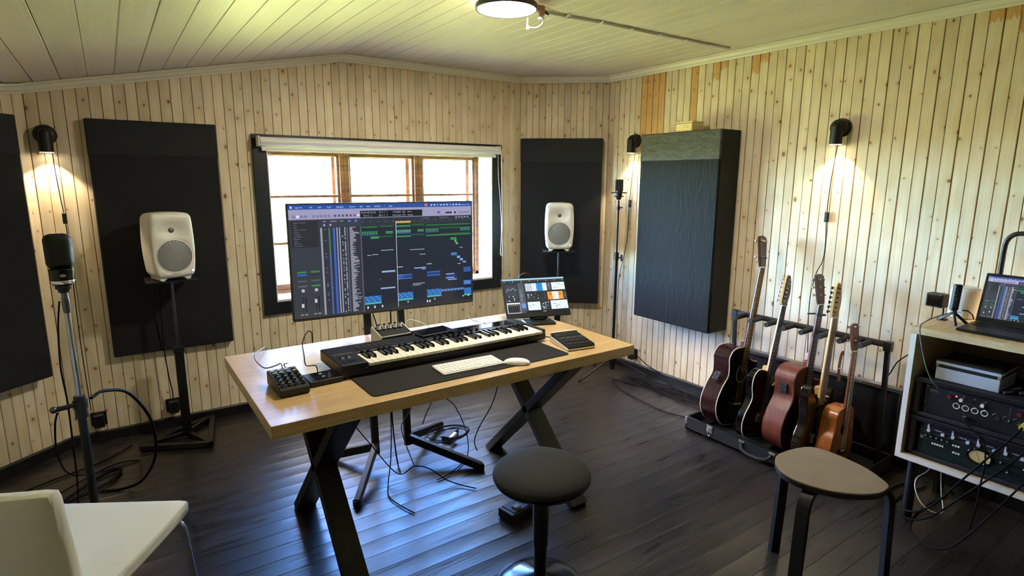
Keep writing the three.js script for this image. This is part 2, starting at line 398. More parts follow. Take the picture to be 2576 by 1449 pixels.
// ---------------------------------------------------------------- window, casing, blind
const oldWood = std({ map: dataTex(128, 512, (u, v) => { const g = noise2(u * 26, v * 3), k = noise2(u * 70 + 3, v * 7); const s = 1 + 0.16 * g + 0.1 * k; return [134 * s, 92 * s, 58 * s]; }), roughness: 0.5 });
const casingMat = std({ color: '#0f1418', roughness: 0.42 });
const revealMat = std({ color: '#dcdcd8', roughness: 0.5 });
const glassMat = phys({ color: '#ffffff', roughness: 0, transmission: 1, thickness: 0, ior: 1.45 });
{
  const w = thing('window_1', 'three-casement wooden window in a deep white reveal with a black casing', 'window', [0, 0, 0], 0, undefined, 'structure');
  const { x0, x1, y0, y1 } = WIN, a = 0.082;
  // black casing on the wall
  part('casing', [span(x0 - a, x0, y0 - a, y1 + a, -3.9, -3.875, 0.003)], casingMat, w); part('casing', [span(x1, x1 + a + 0.008, y0 - a, y1 + a, -3.9, -3.875, 0.003)], casingMat, w);
  part('casing', [span(x0 - 0.001, x1 + 0.001, y1, y1 + a, -3.9, -3.876, 0.003)], casingMat, w); part('casing', [span(x0 - 0.001, x1 + 0.001, y0 - a, y0, -3.9, -3.876, 0.003)], casingMat, w);
  // reveal linings and sill
  part('reveal', [span(x0 - 0.002, x0 + 0.006, y0, y1, -4.1, -3.877)], revealMat, w); part('reveal', [span(x1 - 0.006, x1 + 0.002, y0, y1, -4.1, -3.877)], revealMat, w);
  part('reveal', [span(x0, x1, y1 - 0.006, y1 + 0.002, -4.1, -3.877)], revealMat, w); part('sill', [span(x0, x1, y0 - 0.002, y0 + 0.014, -4.1, -3.88, 0.003)], revealMat, w);
  // frame
  const zf0 = -4.16, zf1 = -4.085, f = 0.028, ix0 = x0 + 0.006, ix1 = x1 - 0.006, iy0 = y0 + 0.014, iy1 = y1 - 0.006;
  const px = [[1.362, 1.43], [1.938, 2.006]];
  part('frame', [span(ix0, ix0 + f * 0.5, iy0, iy1, zf0, zf1), span(ix1 - f, ix1, iy0, iy1, zf0, zf1), span(ix0, ix1, iy0, iy0 + 0.022, zf0, zf1), span(ix0, ix1, iy1 - 0.012, iy1, zf0, zf1)].map((g) => metric(g, 'y')), oldWood, w);
  for (const [a0, a1] of px) part('mullion', [metric(span(a0, a1, iy0, iy1, zf0, zf1 + 0.006, 0.004), 'y'), metric(span((a0 + a1) / 2 - 0.004, (a0 + a1) / 2 + 0.004, iy0, iy1, zf1, zf1 + 0.012, 0.002), 'y')], oldWood, w);
  const cas = [[ix0 + f * 0.5, px[0][0]], [px[0][1], px[1][0]], [px[1][1], ix1 - f]];
  const cy0 = iy0 + 0.022, cy1 = iy1 - 0.012, st = 0.017;
  for (const [c0, c1] of cas) {
    const bars = [1.377, 1.06];
    const sash = part('casement', [span(c0, c0 + st, cy0, cy1, -4.14, -4.098, 0.003), span(c1 - st, c1, cy0, cy1, -4.14, -4.098, 0.003), span(c0 + st, c1 - st, cy0, cy0 + 0.038, -4.14, -4.098, 0.003), span(c0 + st, c1 - st, cy1 - st, cy1, -4.14, -4.098, 0.003)].map((g) => metric(g, 'y')), oldWood, w);
    for (const b of bars) part('glazing_bar', [metric(span(c0 + st, c1 - st, b - 0.009, b + 0.009, -4.132, -4.104, 0.003))], oldWood, sash);
    const ys = [cy0 + 0.038, 1.051, 1.069, 1.368, 1.386, cy1 - st];
    for (let k = 0; k < 3; k++) part('pane', [(() => { const g = new THREE.PlaneGeometry(c1 - c0 - 2 * st, ys[2 * k + 1] - ys[2 * k]); return g.translate((c0 + c1) / 2, (ys[2 * k] + ys[2 * k + 1]) / 2, -4.118); })()], glassMat, sash);
    // outer leaf of the double window
    part('outer_sash', [span(c0 - 0.01, c0 + 0.012, cy0, cy1, -4.235, -4.2), span(c1 - 0.02, c1 + 0.01, cy0, cy1, -4.235, -4.2), span(c0 + 0.03, c1 - 0.03, cy0, cy0 + 0.03, -4.235, -4.2), span(c0 + 0.03, c1 - 0.03, cy1 - 0.02, cy1, -4.235, -4.2)].map((g) => metric(g, 'y')), oldWood, w);
  }
  part('outer_jamb', [span(x0 - 0.004, x0 + 0.004, y0, y1, -4.24, -4.1), span(x1 - 0.004, x1 + 0.004, y0, y1, -4.24, -4.1), span(x0, x1, y1 - 0.004, y1 + 0.004, -4.24, -4.1), span(x0, x1, y0 - 0.03, y0 + 0.012, -4.26, -4.1)], revealMat, w);
}
{
  const b = thing('roller_blind', 'white roller blind rolled up at the top of the window', 'blind', [1.665, 1.722, -3.835]);
  part('roll', [turnZ(cyl(0.027, 0.027, 1.74, 32), Math.PI / 2)], M.white, b);
  for (const s of [-1, 1]) part('bracket', [at(rbox(0.012, 0.064, 0.066, 0.006), s * 0.879, 0.0, -0.006)], M.cream, b);
  part('bottom_bar', [at(rbox(1.72, 0.022, 0.012, 0.005), 0.0, -0.045, -0.012)], M.white, b);
  part('fabric_edge', [at(box(1.72, 0.03, 0.0016), 0, -0.022, -0.024)], M.white, b);
  const loop = [[0.888, 0.0, 0.02], [0.892, -0.25, 0.022], [0.895, -0.55, 0.026], [0.893, -0.8, 0.03], [0.884, -0.825, 0.03], [0.876, -0.79, 0.03], [0.89, -0.62, 0.02], [0.886, -0.4, 0.012], [0.882, -0.2, -0.01], [0.882, 0.0, -0.016]];
  part('chain', [tube(loop, 0.0022, 120, 6)], M.white, b);
}

// ---------------------------------------------------------------- outdoors: lawn and a neighbouring house
{
  const grassTex = dataTex(512, 512, (u, v) => { const a = noise2(u * 6, v * 6), b = noise2(u * 40, v * 40), c = noise2(u * 150, v * 150); const s = 1 + 0.1 * a + 0.1 * b + 0.16 * c; return [164 * s, 168 * s, 78 * s]; });
  grassTex.repeat.set(14, 14);
  const g = new THREE.PlaneGeometry(110, 80).rotateX(-Math.PI / 2).translate(5, -0.55, -44.3);
  single('lawn', 'sunlit green lawn outside the window', 'lawn', [g], std({ map: grassTex, roughness: 0.95 }), undefined, 'structure');
  const h = thing('neighbour_house', 'white boarded neighbouring house seen through the window', 'house', [11, -0.55, -26]);
  const wm = std({ color: '#e8e6e0', roughness: 0.7 }), tm = std({ color: '#8fa3ad', roughness: 0.6 }), rm = std({ color: '#4a4b4d', roughness: 0.7 });
  part('wall', [span(-14, 12, 0, 3.9, -7, 0)], wm, h);
  const roof = new THREE.Shape([[-7.5, 3.8], [0.6, 3.8], [-3.5, 5.6]].map((p) => new THREE.Vector2(...p)));
  part('roof', [new THREE.ExtrudeGeometry(roof, { depth: 26.6, bevelEnabled: false }).rotateY(-Math.PI / 2).translate(12.3, 0, 0)], rm, h);
  for (const [x, y, ww, hh] of [[-0.35, 2.17, 2.2, 1.75], [-4.1, 2.0, 1.2, 1.2], [5.4, 2.17, 2.2, 1.75]]) {
    const f = part('window_frame', [span(x - ww / 2, x + ww / 2, y + hh / 2 - 0.14, y + hh / 2, 0, 0.1), span(x - ww / 2, x + ww / 2, y - hh / 2, y - hh / 2 + 0.18, 0, 0.1), span(x - ww * 0.28, x - ww * 0.12, y - hh / 2, y + hh / 2, 0, 0.09), span(x + ww * 0.05, x + ww * 0.1, y - hh / 2, y + hh / 2, 0, 0.08), span(x + ww * 0.2, x + ww * 0.36, y - hh / 2, y + hh / 2, 0, 0.09)], tm, h);
    part('window_pane', [span(x - ww * 0.3, x + ww * 0.36, y - hh / 2 + 0.1, y + hh / 2 - 0.1, 0, 0.03)], M.whiteGloss, f);
  }
}
// ---------------------------------------------------------------- lamps
const glow = (r, g, b, k) => std({ color: '#ffffff', emissive: new THREE.Color(r, g, b), emissiveIntensity: k, roughness: 0.6 });
{
  const L = thing('ceiling_lamp', 'flat round ceiling lamp glowing white with a thin dark rim', 'lamp', [1.557, FLAT, -2.285]);
  part('mount', [at(cyl(0.075, 0.075, 0.03, 32), 0, -0.015, 0)], M.white, L);
  part('rim', [lathe([[0.132, -0.03], [0.138, -0.03], [0.14, -0.033], [0.14, -0.05], [0.138, -0.053], [0.132, -0.053], [0.132, -0.03]], 64)], std({ color: '#3b2f2c', roughness: 0.4 }), L);
  part('back_plate', [at(cyl(0.134, 0.134, 0.004, 48), 0, -0.031, 0)], M.white, L);
  part('diffuser', [at(cyl(0.1325, 0.1325, 0.012, 64), 0, -0.046, 0)], glow(1, 0.96, 0.9, 6), L);
  const a = new THREE.RectAreaLight(new THREE.Color(1, 0.93, 0.82), 112, 0.2, 0.2);
  a.name = 'ceiling_lamp_light'; a.position.set(0, -0.056, 0); a.rotation.x = -Math.PI / 2; L.add(a);
  const up = new THREE.PointLight(new THREE.Color(1, 0.78, 0.5), 0.12); up.name = 'ceiling_lamp_glow'; up.position.set(0, -0.018, -0.1); up.shadow.radius = 0.5; L.add(up);
}
// elbow-shaped wall lamp shining down the boards: local +z points into the room
function wallLamp(label, pos, turn, cd) {
  const L = thing('wall_lamp', label, 'lamp', pos, turn, 'black elbow wall lamps');
  part('wall_plate', [turnX(cyl(0.05, 0.05, 0.016, 40), Math.PI / 2).translate(0, 0, 0.008)], M.blackSatin, L);
  part('shade', [at(cyl(0.031, 0.031, 0.088, 32, true), 0, -0.046, 0.055), new THREE.SphereGeometry(0.031, 32, 12, 0, Math.PI * 2, 0, Math.PI / 2).scale(1, 1.1, 1).translate(0, -0.002, 0.055), turnX(cyl(0.042, 0.046, 0.036, 32), Math.PI / 2).translate(0, 0, 0.03), new THREE.SphereGeometry(0.042, 28, 14).scale(1, 1, 0.35).translate(0, 0, 0.048), at(cyl(0.0295, 0.0295, 0.05, 28, true), 0, -0.065, 0.055)], M.blackSatin, L);
  part('light_disc', [at(cyl(0.0292, 0.0292, 0.004, 28), 0, -0.0885, 0.055)], glow(1, 0.86, 0.66, 9), L);
  const s = new THREE.SpotLight(new THREE.Color(1, 0.8, 0.55), cd, 0, 0.84, 0.22, 2);
  s.name = 'wall_lamp_light'; s.position.set(0, -0.0925, 0.055); s.target.position.set(0, -1, 0.055); s.shadow.radius = 1.0;
  L.add(s, s.target);
  return L;
}
const LAMP_L = [-0.232, 1.715, -3.9], LAMP_R1 = [3.33, 1.79, -3.135], LAMP_R2 = [3.33, 1.785, -1.63];
const lampL = wallLamp('black elbow wall lamp between the two dark panels left of the window', LAMP_L, 0, 0.8);
const lampR1 = wallLamp('black elbow wall lamp squeezed in between a corner panel and the deep panel', LAMP_R1, -Math.PI / 2, 0.8);
const lampR2 = wallLamp('black elbow wall lamp on open boards above the guitars', LAMP_R2, -Math.PI / 2, 0.8);
// ---------------------------------------------------------------- absorber panels
const weave = dataTex(256, 256, (u, v) => { const w = Math.sin(u * 256 * 1.57) * Math.sin(v * 256 * 1.57); return 0.5 + 0.18 * w + 0.16 * noise2(u * 30, v * 30); }, false);
const wrinkle = dataTex(256, 512, (u, v) => 0.5 + 0.22 * noise2(u * 9 + 0.6 * noise2(u * 3, v * 5), v * 2.4) + 0.16 * noise2(u * 22, v * 7 + 2) + 0.06 * noise2(u * 80, v * 80), false);
const feltMat = std({ color: '#0d0e10', roughness: 0.85, bumpMap: weave, bumpScale: 0.0006 });
const feltBand = std({ color: '#141617', roughness: 0.78, bumpMap: weave, bumpScale: 0.0008 });
const slickMat = phys({ color: '#1d1e1d', roughness: 0.68, specularIntensity: 0.25, bumpMap: wrinkle, bumpScale: 0.004 });
const slickSide = std({ color: '#131412', roughness: 0.8 });
const slickBand = std({ map: dataTex(256, 128, (u, v) => { const a = noise2(u * 6, v * 4), b = noise2(u * 60, v * 8), c = noise2(u * 18, v * 50); const s = 1 + 0.12 * a + 0.12 * b + 0.08 * c; return [62 * s, 66 * s, 59 * s]; }), roughness: 0.6, bumpMap: wrinkle, bumpScale: 0.006 });
function softUV(g, w, h) { const p = g.attributes.position, uv = g.attributes.uv; for (let i = 0; i < p.count; i++) uv.setXY(i, p.getX(i) / w + 0.5, p.getY(i) / h); return g; }
function panel(label, pos, turn, w, h, d, band, slick) {
  const P = thing('sound_absorber', label, 'absorber', pos, turn);
  part('fabric_cover', [softUV(prep(at(rbox(w, h, d, 0.008, 3), 0, h / 2, d / 2)), w, h)], slick ? slickMat : feltMat, P);
  part('fabric_band', [softUV(prep(at(rbox(w + 0.003, band, d + 0.003, 0.008, 3), 0, h - band / 2 + 0.0015, d / 2 + 0.0015)), w, band)], slick ? slickBand : feltBand, P, slick ? 'lighter grey woven strip across the top' : undefined);
  if (slick) part('fabric_side', [at(rbox(0.002, h - 0.004, d - 0.014, 0.0008), w / 2 + 0.0022, h / 2, d / 2 - 0.006)], slickSide, P);
  return P;
}
panel('large black fabric wall panel behind the white loudspeaker left of the window', [0.249, 0.494, -3.899], 0, 0.622, 1.311, 0.048, 0.19, false);
{
  const t = [0.7576, 0.6527], s = 0.336;
  panel('black fabric corner panel behind the white loudspeaker right of the window', [2.796 + t[0] * s - 0.6527 * 0.001, 0.49, -3.9 + t[1] * s + 0.7576 * 0.001], -Math.atan2(t[1], t[0]), 0.65, 1.33, 0.078, 0.186, false);
  panel('black fabric corner panel beside the microphone, cut by the picture edge', [-0.3 - t[0] * 0.40 + 0.001, 0.47, -3.9 + t[1] * 0.40 + 0.001], Math.atan2(t[1], t[0]), 0.55, 1.325, 0.1, 0.19, false);
}
panel('deep dark panel in wrinkled slick fabric with a grey strip, below the little wooden box', [3.329, 0.512, -2.577], -Math.PI / 2, 0.652, 1.3, 0.198, 0.185, true);
{
  // little laser-cut box on the deep panel
  const B = thing('wooden_box', 'small laser-cut plywood box with finger joints on top of the deep panel', 'box', [3.193, 1.8142, -2.543]);
  const ply = std({ color: '#e3cf98', roughness: 0.6 }), burnt = std({ color: '#4a3113', roughness: 0.8 }), print = std({ color: '#c9ae6c', roughness: 0.7 });
  const w = 0.115, h = 0.062, d = 0.135;
  part('body', [at(rbox(w, h - 0.012, d, 0.001, 1), 0, (h - 0.012) / 2, 0)], ply, B);
  part('lid', [at(rbox(w + 0.001, 0.0105, d + 0.001, 0.001, 1), 0, h - 0.0052, 0)], ply, B);
  const tabs = [];
  for (let k = 0; k < 6; k++) { const z = -d / 2 + 0.014 + k * 0.0215; for (const y of [0.003, h - 0.0115]) tabs.push(at(box(0.0012, 0.004, 0.0085), -w / 2 - 0.0002, y, z)); }
  for (let k = 0; k < 4; k++) { const x = -w / 2 + 0.016 + k * 0.027; tabs.push(at(box(0.0085, 0.004, 0.0012), x, 0.003, d / 2 + 0.0002)); }
  for (let k = 0; k < 3; k++) { const y = 0.01 + k * 0.016; tabs.push(at(box(0.0012, 0.008, 0.004), -w / 2 - 0.0002, y, d / 2 - 0.003)); tabs.push(at(box(0.0012, 0.008, 0.004), -w / 2 - 0.0002, y, -d / 2 + 0.003)); }
  part('finger_joints', tabs, burnt, B);
  const lines = [];
  for (let k = 0; k < 3; k++) lines.push(at(box(0.0008, 0.0022, 0.045 - k * 0.008), -w / 2 - 0.0002, 0.034 - k * 0.006, 0.018));
  part('engraved_print', lines, print, B);
}

// ---------------------------------------------------------------- loudspeakers on stands
function softBox(w, h, d, r, nx, ny, nz, deform) {
  const g = new THREE.BoxGeometry(w, h, d, nx, ny, nz), p = g.attributes.position, half = [w / 2, h / 2, d / 2];
  for (let i = 0; i < p.count; i++) {
    const a = [p.getX(i), p.getY(i), p.getZ(i)], q = a.map((v, k) => clamp(v, -half[k] + r, half[k] - r)), o = a.map((v, k) => v - q[k]), l = Math.hypot(...o) || 1;
    let b = q.map((v, k) => v + (o[k] / l) * r);
    if (deform) b = deform(...b);
    p.setXYZ(i, ...b);
  }
  g.deleteAttribute('normal');
  const g2 = g.toNonIndexed();
  g2.computeVertexNormals();
  return toCreasedNormals(g2, 0.7);
}
const font = await new FontLoader().loadAsync('fonts/droid/droid_sans_bold.typeface.json');
const fontR = await new FontLoader().loadAsync('fonts/droid/droid_sans_regular.typeface.json');
function lettering(text, size, depth = 0.0006, f = font) { const g = new TextGeometry(text, { font: f, size, depth, curveSegments: 2 }); g.computeBoundingBox(); const b = g.boundingBox; return g.translate(-(b.max.x + b.min.x) / 2, -(b.max.y + b.min.y) / 2, 0); }
const shell = std({ color: '#e6e3d6', roughness: 0.42 });
const grilleMat = std({ color: '#8f908a', roughness: 0.45, metalness: 0.35, bumpMap: dataTex(128, 128, (u, v) => { const x = (u * 24) % 1 - 0.5, y = (v * 24) % 1 - 0.5; return Math.hypot(x, y) < 0.32 ? 0.1 : 0.9; }, false), bumpScale: 0.0008 });
function loudspeaker(label, pos, turn) {
  const S = thing('studio_monitor', label, 'loudspeaker', pos, turn, 'white studio loudspeakers');
  const cy = 0.192, w = 0.222, h = 0.338, d = 0.205;
  const body = softBox(w, h, d, 0.026, 26, 40, 12, (x, y, z) => {
    const t = y / (h / 2), bow = 1 - 0.085 * t * t - (t > 0 ? 0.0 : 0.035 * t * t);
    x *= bow; y += 0.009 * (1 - (x / (w / 2)) ** 2) * Math.sign(t) * smooth(0.6, 1, Math.abs(t));
    if (z > d / 2 - 0.03) {
      const gx = x / 0.098, gy = (y - 0.082) / 0.066, r = Math.hypot(gx, gy);          // waveguide dish
      z -= 0.02 * (1 - smooth(0.1, 1.0, r)) * smooth(d / 2 - 0.03, d / 2 - 0.002, z);
      const r2 = Math.hypot(x, y + 0.058) / 0.094; z -= 0.006 * (1 - smooth(0.93, 1.04, r2));
    }
    if (z < 0) { const k = 1 - 0.12 * (z / (d / 2)) ** 2; x *= k; y *= 1 - 0.06 * (z / (d / 2)) ** 2; }
    return [x, y + cy, z];
  });
  part('cabinet', [body], shell, S);
  const dome = (r, hh) => { const g = new THREE.SphereGeometry(r, 28, 12, 0, Math.PI * 2, 0, Math.PI / 2); g.scale(1, hh / r, 1); return g.rotateX(Math.PI / 2); };
  const f = d / 2;
  part('woofer_ring', [new THREE.TorusGeometry(0.0885, 0.003, 10, 56).translate(0, cy - 0.058, f - 0.004)], shell, S);
  part('woofer_grille', [dome(0.0865, 0.008).translate(0, cy - 0.058, f - 0.0058)], grilleMat, S, 'grey perforated woofer grille');
  part('tweeter', [dome(0.0135, 0.006).translate(0, cy + 0.082, f - 0.0205), new THREE.TorusGeometry(0.0135, 0.0015, 8, 32).translate(0, cy + 0.082, f - 0.0195)], std({ color: '#6f7069', roughness: 0.35, metalness: 0.4 }), S, 'grey metal tweeter dome');
  part('status_light', [at(cyl(0.0034, 0.0034, 0.003, 16).rotateX(Math.PI / 2), 0.083, cy - 0.142, f - 0.0015)], glow(1, 1, 1, 3), S);
  part('name_print', [lettering('GENELEC', 0.0072).translate(0, cy - 0.154, f - 0.0022)], std({ color: '#8b897f', roughness: 0.5 }), S);
  // foot stand: bridge with two round feet
  const sh = new THREE.Shape();
  sh.moveTo(-0.066, 0.0); sh.quadraticCurveTo(-0.079, 0.002, -0.079, 0.015); sh.quadraticCurveTo(-0.078, 0.028, -0.06, 0.028); sh.lineTo(0.06, 0.028); sh.quadraticCurveTo(0.078, 0.028, 0.079, 0.015); sh.quadraticCurveTo(0.079, 0.002, 0.066, 0); sh.lineTo(0.056, 0.0); sh.quadraticCurveTo(0.044, 0.016, 0.02, 0.0175); sh.lineTo(-0.02, 0.0175); sh.quadraticCurveTo(-0.044, 0.016, -0.056, 0); sh.lineTo(-0.066, 0);
  part('foot_stand', [extrude(sh, 0.15, 0.004, 2, 8).translate(0, 0, -0.066)], shell, S);
  return S;
}
function speakerStand(label, pos, turn, hTop, lean) {
  const S = thing('speaker_stand', label, 'stand', pos, turn, 'black loudspeaker stands');
  const T = [[-0.235, 0.06], [0.09, 0.225], [0.16, -0.2]];   // triangular floor frame, x and z
  for (let k = 0; k < 3; k++) { const a = T[k], b = T[(k + 1) % 3]; part('base_bar', [bar([a[0], 0.016, a[1]], [b[0], 0.016, b[1]], 0.03, 0.03, [0, 1, 0], 0.003)], M.blackMetal, S); }
  for (const a of T) part('spoke', [bar([a[0] * 0.98, 0.018, a[1] * 0.98], [0, 0.022, 0], 0.028, 0.022, [0, 1, 0], 0.003)], M.blackMetal, S);
  part('lower_pole', [at(rbox(0.046, 0.52, 0.046, 0.004), 0, 0.28, 0)], M.blackMetal, S);
  part('collar', [at(rbox(0.056, 0.035, 0.056, 0.004), 0, 0.535, 0)], M.blackSatin, S);
  part('upper_pole', [at(cyl(0.0075, 0.0075, hTop - 0.54, 16), 0, (hTop + 0.53) / 2, 0)], M.darkSteel, S);
  part('platform', [at(rbox(0.25, 0.008, 0.21, 0.003), 0, hTop - 0.004, 0)], M.blackSatin, S);
  return S;
}
speakerStand('black loudspeaker stand with a triangular floor frame left of the window', [0.245, 0.004, -3.685], 0, 0.943);
speakerStand('black loudspeaker stand in the corner right of the window', [2.862, 0.004, -3.466], -0.6, 0.953);
loudspeaker('white studio loudspeaker in front of the panel left of the window', [0.243, 0.9475, -3.672], 0.24);
loudspeaker('white studio loudspeaker in front of the corner panel right of the window', [2.862, 0.9575, -3.466], -0.66);
// ---------------------------------------------------------------- microphones and their stands
{
  const S = thing('microphone_stand', 'black and chrome microphone stand between the white chair and the left panels', 'stand', [-0.165, 0, -2.62]);
  part('base', [lathe([[0, 0.0], [0.13, 0.0], [0.134, 0.006], [0.132, 0.013], [0.05, 0.024], [0.024, 0.034], [0, 0.036]], 48)], M.blackMetal, S);
  part('lower_tube', [at(cyl(0.0145, 0.0145, 0.6, 20), 0, 0.325, 0)], M.blackSatin, S);
  part('clutch', [at(cyl(0.019, 0.021, 0.085, 20), 0, 0.645, 0)], M.blackPlastic, S);
  part('upper_tube', [at(cyl(0.0095, 0.0095, 0.42, 20), 0, 0.88, 0)], M.steel, S);
  part('swivel', [at(lathe([[0.0105, 0], [0.0125, 0.012], [0.0125, 0.045], [0.0105, 0.058], [0.0105, 0.075]], 20), 0, 1.011, 0)], M.darkSteel, S);
  part('cable_clip', [rod([0, 0.66, 0.01], [-0.075, 0.66, 0.03], 0.008, 12), at(cyl(0.024, 0.024, 0.03, 16), 0, 0.655, 0)], M.blackPlastic, S);
}
{
  const T = thing('clip_microphone', 'small dark handheld microphone clamped halfway up the microphone stand', 'microphone', [-0.2, 0.662, -2.585]);
  part('grille', [new THREE.SphereGeometry(0.0125, 16, 12).translate(-0.042, 0.0, 0.004)], M.darkSteel, T);
  part('handle', [rod([-0.035, 0, 0.003], [0.006, 0.0, -0.002], 0.009, 14, 0.008)], M.blackPlastic, T);
}
{
  const Mi = thing('large_microphone', 'large black studio microphone with a chrome band on the stand by the corner panel', 'microphone', [-0.165, 1.087, -2.62], 0.15);
  const body = std({ color: '#20241c', roughness: 0.22, metalness: 0.8 });
  part('shock_base', [lathe([[0, 0], [0.016, 0], [0.018, 0.004], [0.018, 0.012], [0.024, 0.014], [0.026, 0.019], [0.024, 0.026], [0.03, 0.029], [0.0325, 0.034], [0, 0.034]], 36)], M.blackSatin, Mi);
  part('chrome_band', [lathe([[0.033, 0.034], [0.036, 0.035], [0.0365, 0.045], [0.0355, 0.047], [0.03, 0.047]], 40)], M.chrome, Mi, 'polished chrome band');
  part('body', [lathe([[0, 0.046], [0.0348, 0.046], [0.0355, 0.05], [0.038, 0.085], [0.039, 0.09], [0, 0.09]], 40)], body, Mi);
  part('badge', [at(cyl(0.008, 0.008, 0.002, 24).rotateX(Math.PI / 2).scale(1.2, 0.75, 1), 0, 0.066, 0.0372)], M.steel, Mi);
  const head = softBox(0.083, 0.135, 0.062, 0.026, 16, 22, 12, (x, y, z) => [x * (1 + 0.015 * (y / 0.07)), y * 0.95 + 0.15, z]);
  const mesh = std({ color: '#171712', roughness: 0.5, metalness: 0.5, bumpMap: weave, bumpScale: 0.001 });
  part('head_grille', [head], mesh, Mi);
}
cable('microphone_cable', 'thin black cable hanging beside the large microphone stand', [[-0.185, 1.05, -2.65], [-0.2, 0.95, -2.66], [-0.21, 0.8, -2.66], [-0.205, 0.66, -2.66], [-0.205, 0.5, -2.63], [-0.21, 0.3, -2.6], [-0.24, 0.1, -2.5], [-0.28, 0.006, -2.44]], 0.0033, M.cable);
cable('microphone_cable', 'thick black cable arching from the stand clamp down to the floor', [[-0.13, 0.668, -2.63], [-0.09, 0.67, -2.69], [-0.01, 0.6, -2.82], [0.06, 0.42, -2.92], [0.06, 0.22, -3.0], [0.0, 0.07, -3.1], [-0.08, 0.012, -3.18], [-0.17, 0.008, -3.22]], 0.0065, M.cable);
cable('microphone_cable', 'black cable looped on the floor under the left corner panel', [[-0.232, 0.65, -2.577], [-0.25, 0.58, -2.64], [-0.27, 0.4, -2.8], [-0.24, 0.26, -2.9], [-0.1, 0.16, -3.1], [0.0, 0.02, -3.45], [-0.12, 0.008, -3.5], [-0.34, 0.008, -3.3], [-0.55, 0.008, -3.05], [-0.66, 0.008, -2.8]], 0.0034, M.cable);
cable('microphone_cable', 'black cable lying along the floor below the left wall lamp', [[-0.03, 0.007, -3.72], [-0.1, 0.007, -3.64], [-0.2, 0.007, -3.56], [-0.4, 0.007, -3.47], [-0.56, 0.007, -3.36]], 0.0042, M.cable);
cable('microphone_cable', 'coiled black cable with its plug on the floor behind the white chair', [[-0.36, 0.012, -3.1], [-0.3, 0.012, -3.18], [-0.2, 0.012, -3.24], [-0.12, 0.012, -3.32], [-0.09, 0.012, -3.42], [-0.16, 0.012, -3.4], [-0.26, 0.012, -3.28], [-0.35, 0.012, -3.16]], 0.009, M.cable);

// second microphone, on a tripod stand in the right corner
{
  const S = thing('tripod_stand', 'slim black tripod microphone stand in the right corner', 'stand', [3.1, 0, -3.07]);
  part('hub', [at(cyl(0.028, 0.032, 0.06, 18), 0, 0.135, 0), at(cyl(0.02, 0.02, 0.12, 18), 0, 0.11, 0)], M.blackPlastic, S);
  for (const [x, z] of [[-0.33, -0.01], [0.17, 0.225], [0.06, -0.26]]) { const leg = part('leg', [rod([x * 0.06, 0.14, z * 0.06], [x, 0.012, z], 0.0075, 12)], M.darkSteel, S); part('rubber_foot', [rod([x * 0.93, 0.021, z * 0.93], [x * 1.02, 0.009, z * 1.02], 0.0095, 10)], M.blackRubber, leg); }
  part('lower_tube', [at(cyl(0.012, 0.012, 0.78, 16), 0, 0.52, 0)], M.blackMetal, S);
  part('clutch', [at(cyl(0.016, 0.016, 0.06, 16), 0, 0.935, 0)], M.blackPlastic, S);
  part('knob', [rod([0, 0.925, 0.005], [0.02, 0.925, 0.03], 0.006, 10), at(rbox(0.012, 0.05, 0.016, 0.004), 0.02, 0.925, 0.032)], M.blackPlastic, S);
  part('upper_tube', [at(cyl(0.0075, 0.0075, 0.39, 14), 0, 1.156, 0)], M.blackMetal, S);
  part('tilt_joint', [at(cyl(0.012, 0.012, 0.03, 14), 0, 1.295, 0), rod([0, 1.295, 0], [0.018, 1.3, 0.025], 0.005, 8)], M.blackPlastic, S);
}
{
  const Mi = thing('square_microphone', 'small square-headed black microphone in a shock mount on the corner tripod', 'microphone', [3.1, 1.375, -3.07], -0.75);
  part('head', [at(rbox(0.058, 0.085, 0.032, 0.006), 0, 0.086, 0)], std({ color: '#24221d', roughness: 0.5, metalness: 0.4, bumpMap: weave, bumpScale: 0.001 }), Mi);
  part('body', [at(cyl(0.026, 0.022, 0.045, 20), 0, 0.025, 0), at(cyl(0.022, 0.012, 0.022, 20), 0, -0.009, 0)], M.blackSatin, Mi);
  part('mount_ring', [new THREE.TorusGeometry(0.036, 0.004, 8, 32).rotateX(Math.PI / 2).translate(0, 0.034, 0), new THREE.TorusGeometry(0.032, 0.004, 8, 32).rotateX(Math.PI / 2).translate(0, 0.006, 0)], M.blackPlastic, Mi);
  for (const s of [-1, 1]) part('thumb_screw', [rod([s * 0.034, 0.03, 0], [s * 0.056, 0.034, 0], 0.005, 10)], M.darkSteel, Mi);
}
// ---------------------------------------------------------------- desk
const oakTex = dataTex(1024, 512, (u, v) => {
  const x = u * 1.7, y = v * 0.9;
  const w = 0.02 * noise2(x * 1.4, y * 3) + 0.006 * noise2(x * 4, y * 12);
  const g = noise2(x * 1.2, (y + w) * 46), f = noise2(x * 7, (y + w) * 210), p = noise2(x * 30, y * 420);
  const cath = Math.pow(0.5 + 0.5 * Math.sin((y + w * 4) * 150 + 3 * noise2(x * 0.9, y * 2)), 2);
  const t = clamp(0.35 + 0.3 * g + 0.18 * f + 0.25 * cath * (0.5 + 0.5 * noise2(x, y * 3)));
  let c = mix3([218, 186, 132], [190, 150, 94], t);
  if (p > 0.72) c = mix3(c, [156, 116, 66], 0.45);
  return c;
});
oakTex.repeat.set(1 / 1.7, 1 / 0.9);
const oakMat = phys({ map: oakTex, roughness: 0.34, clearcoat: 1.0, clearcoatRoughness: 0.35 });
const oakEdge = std({ map: oakTex, roughness: 0.4 });
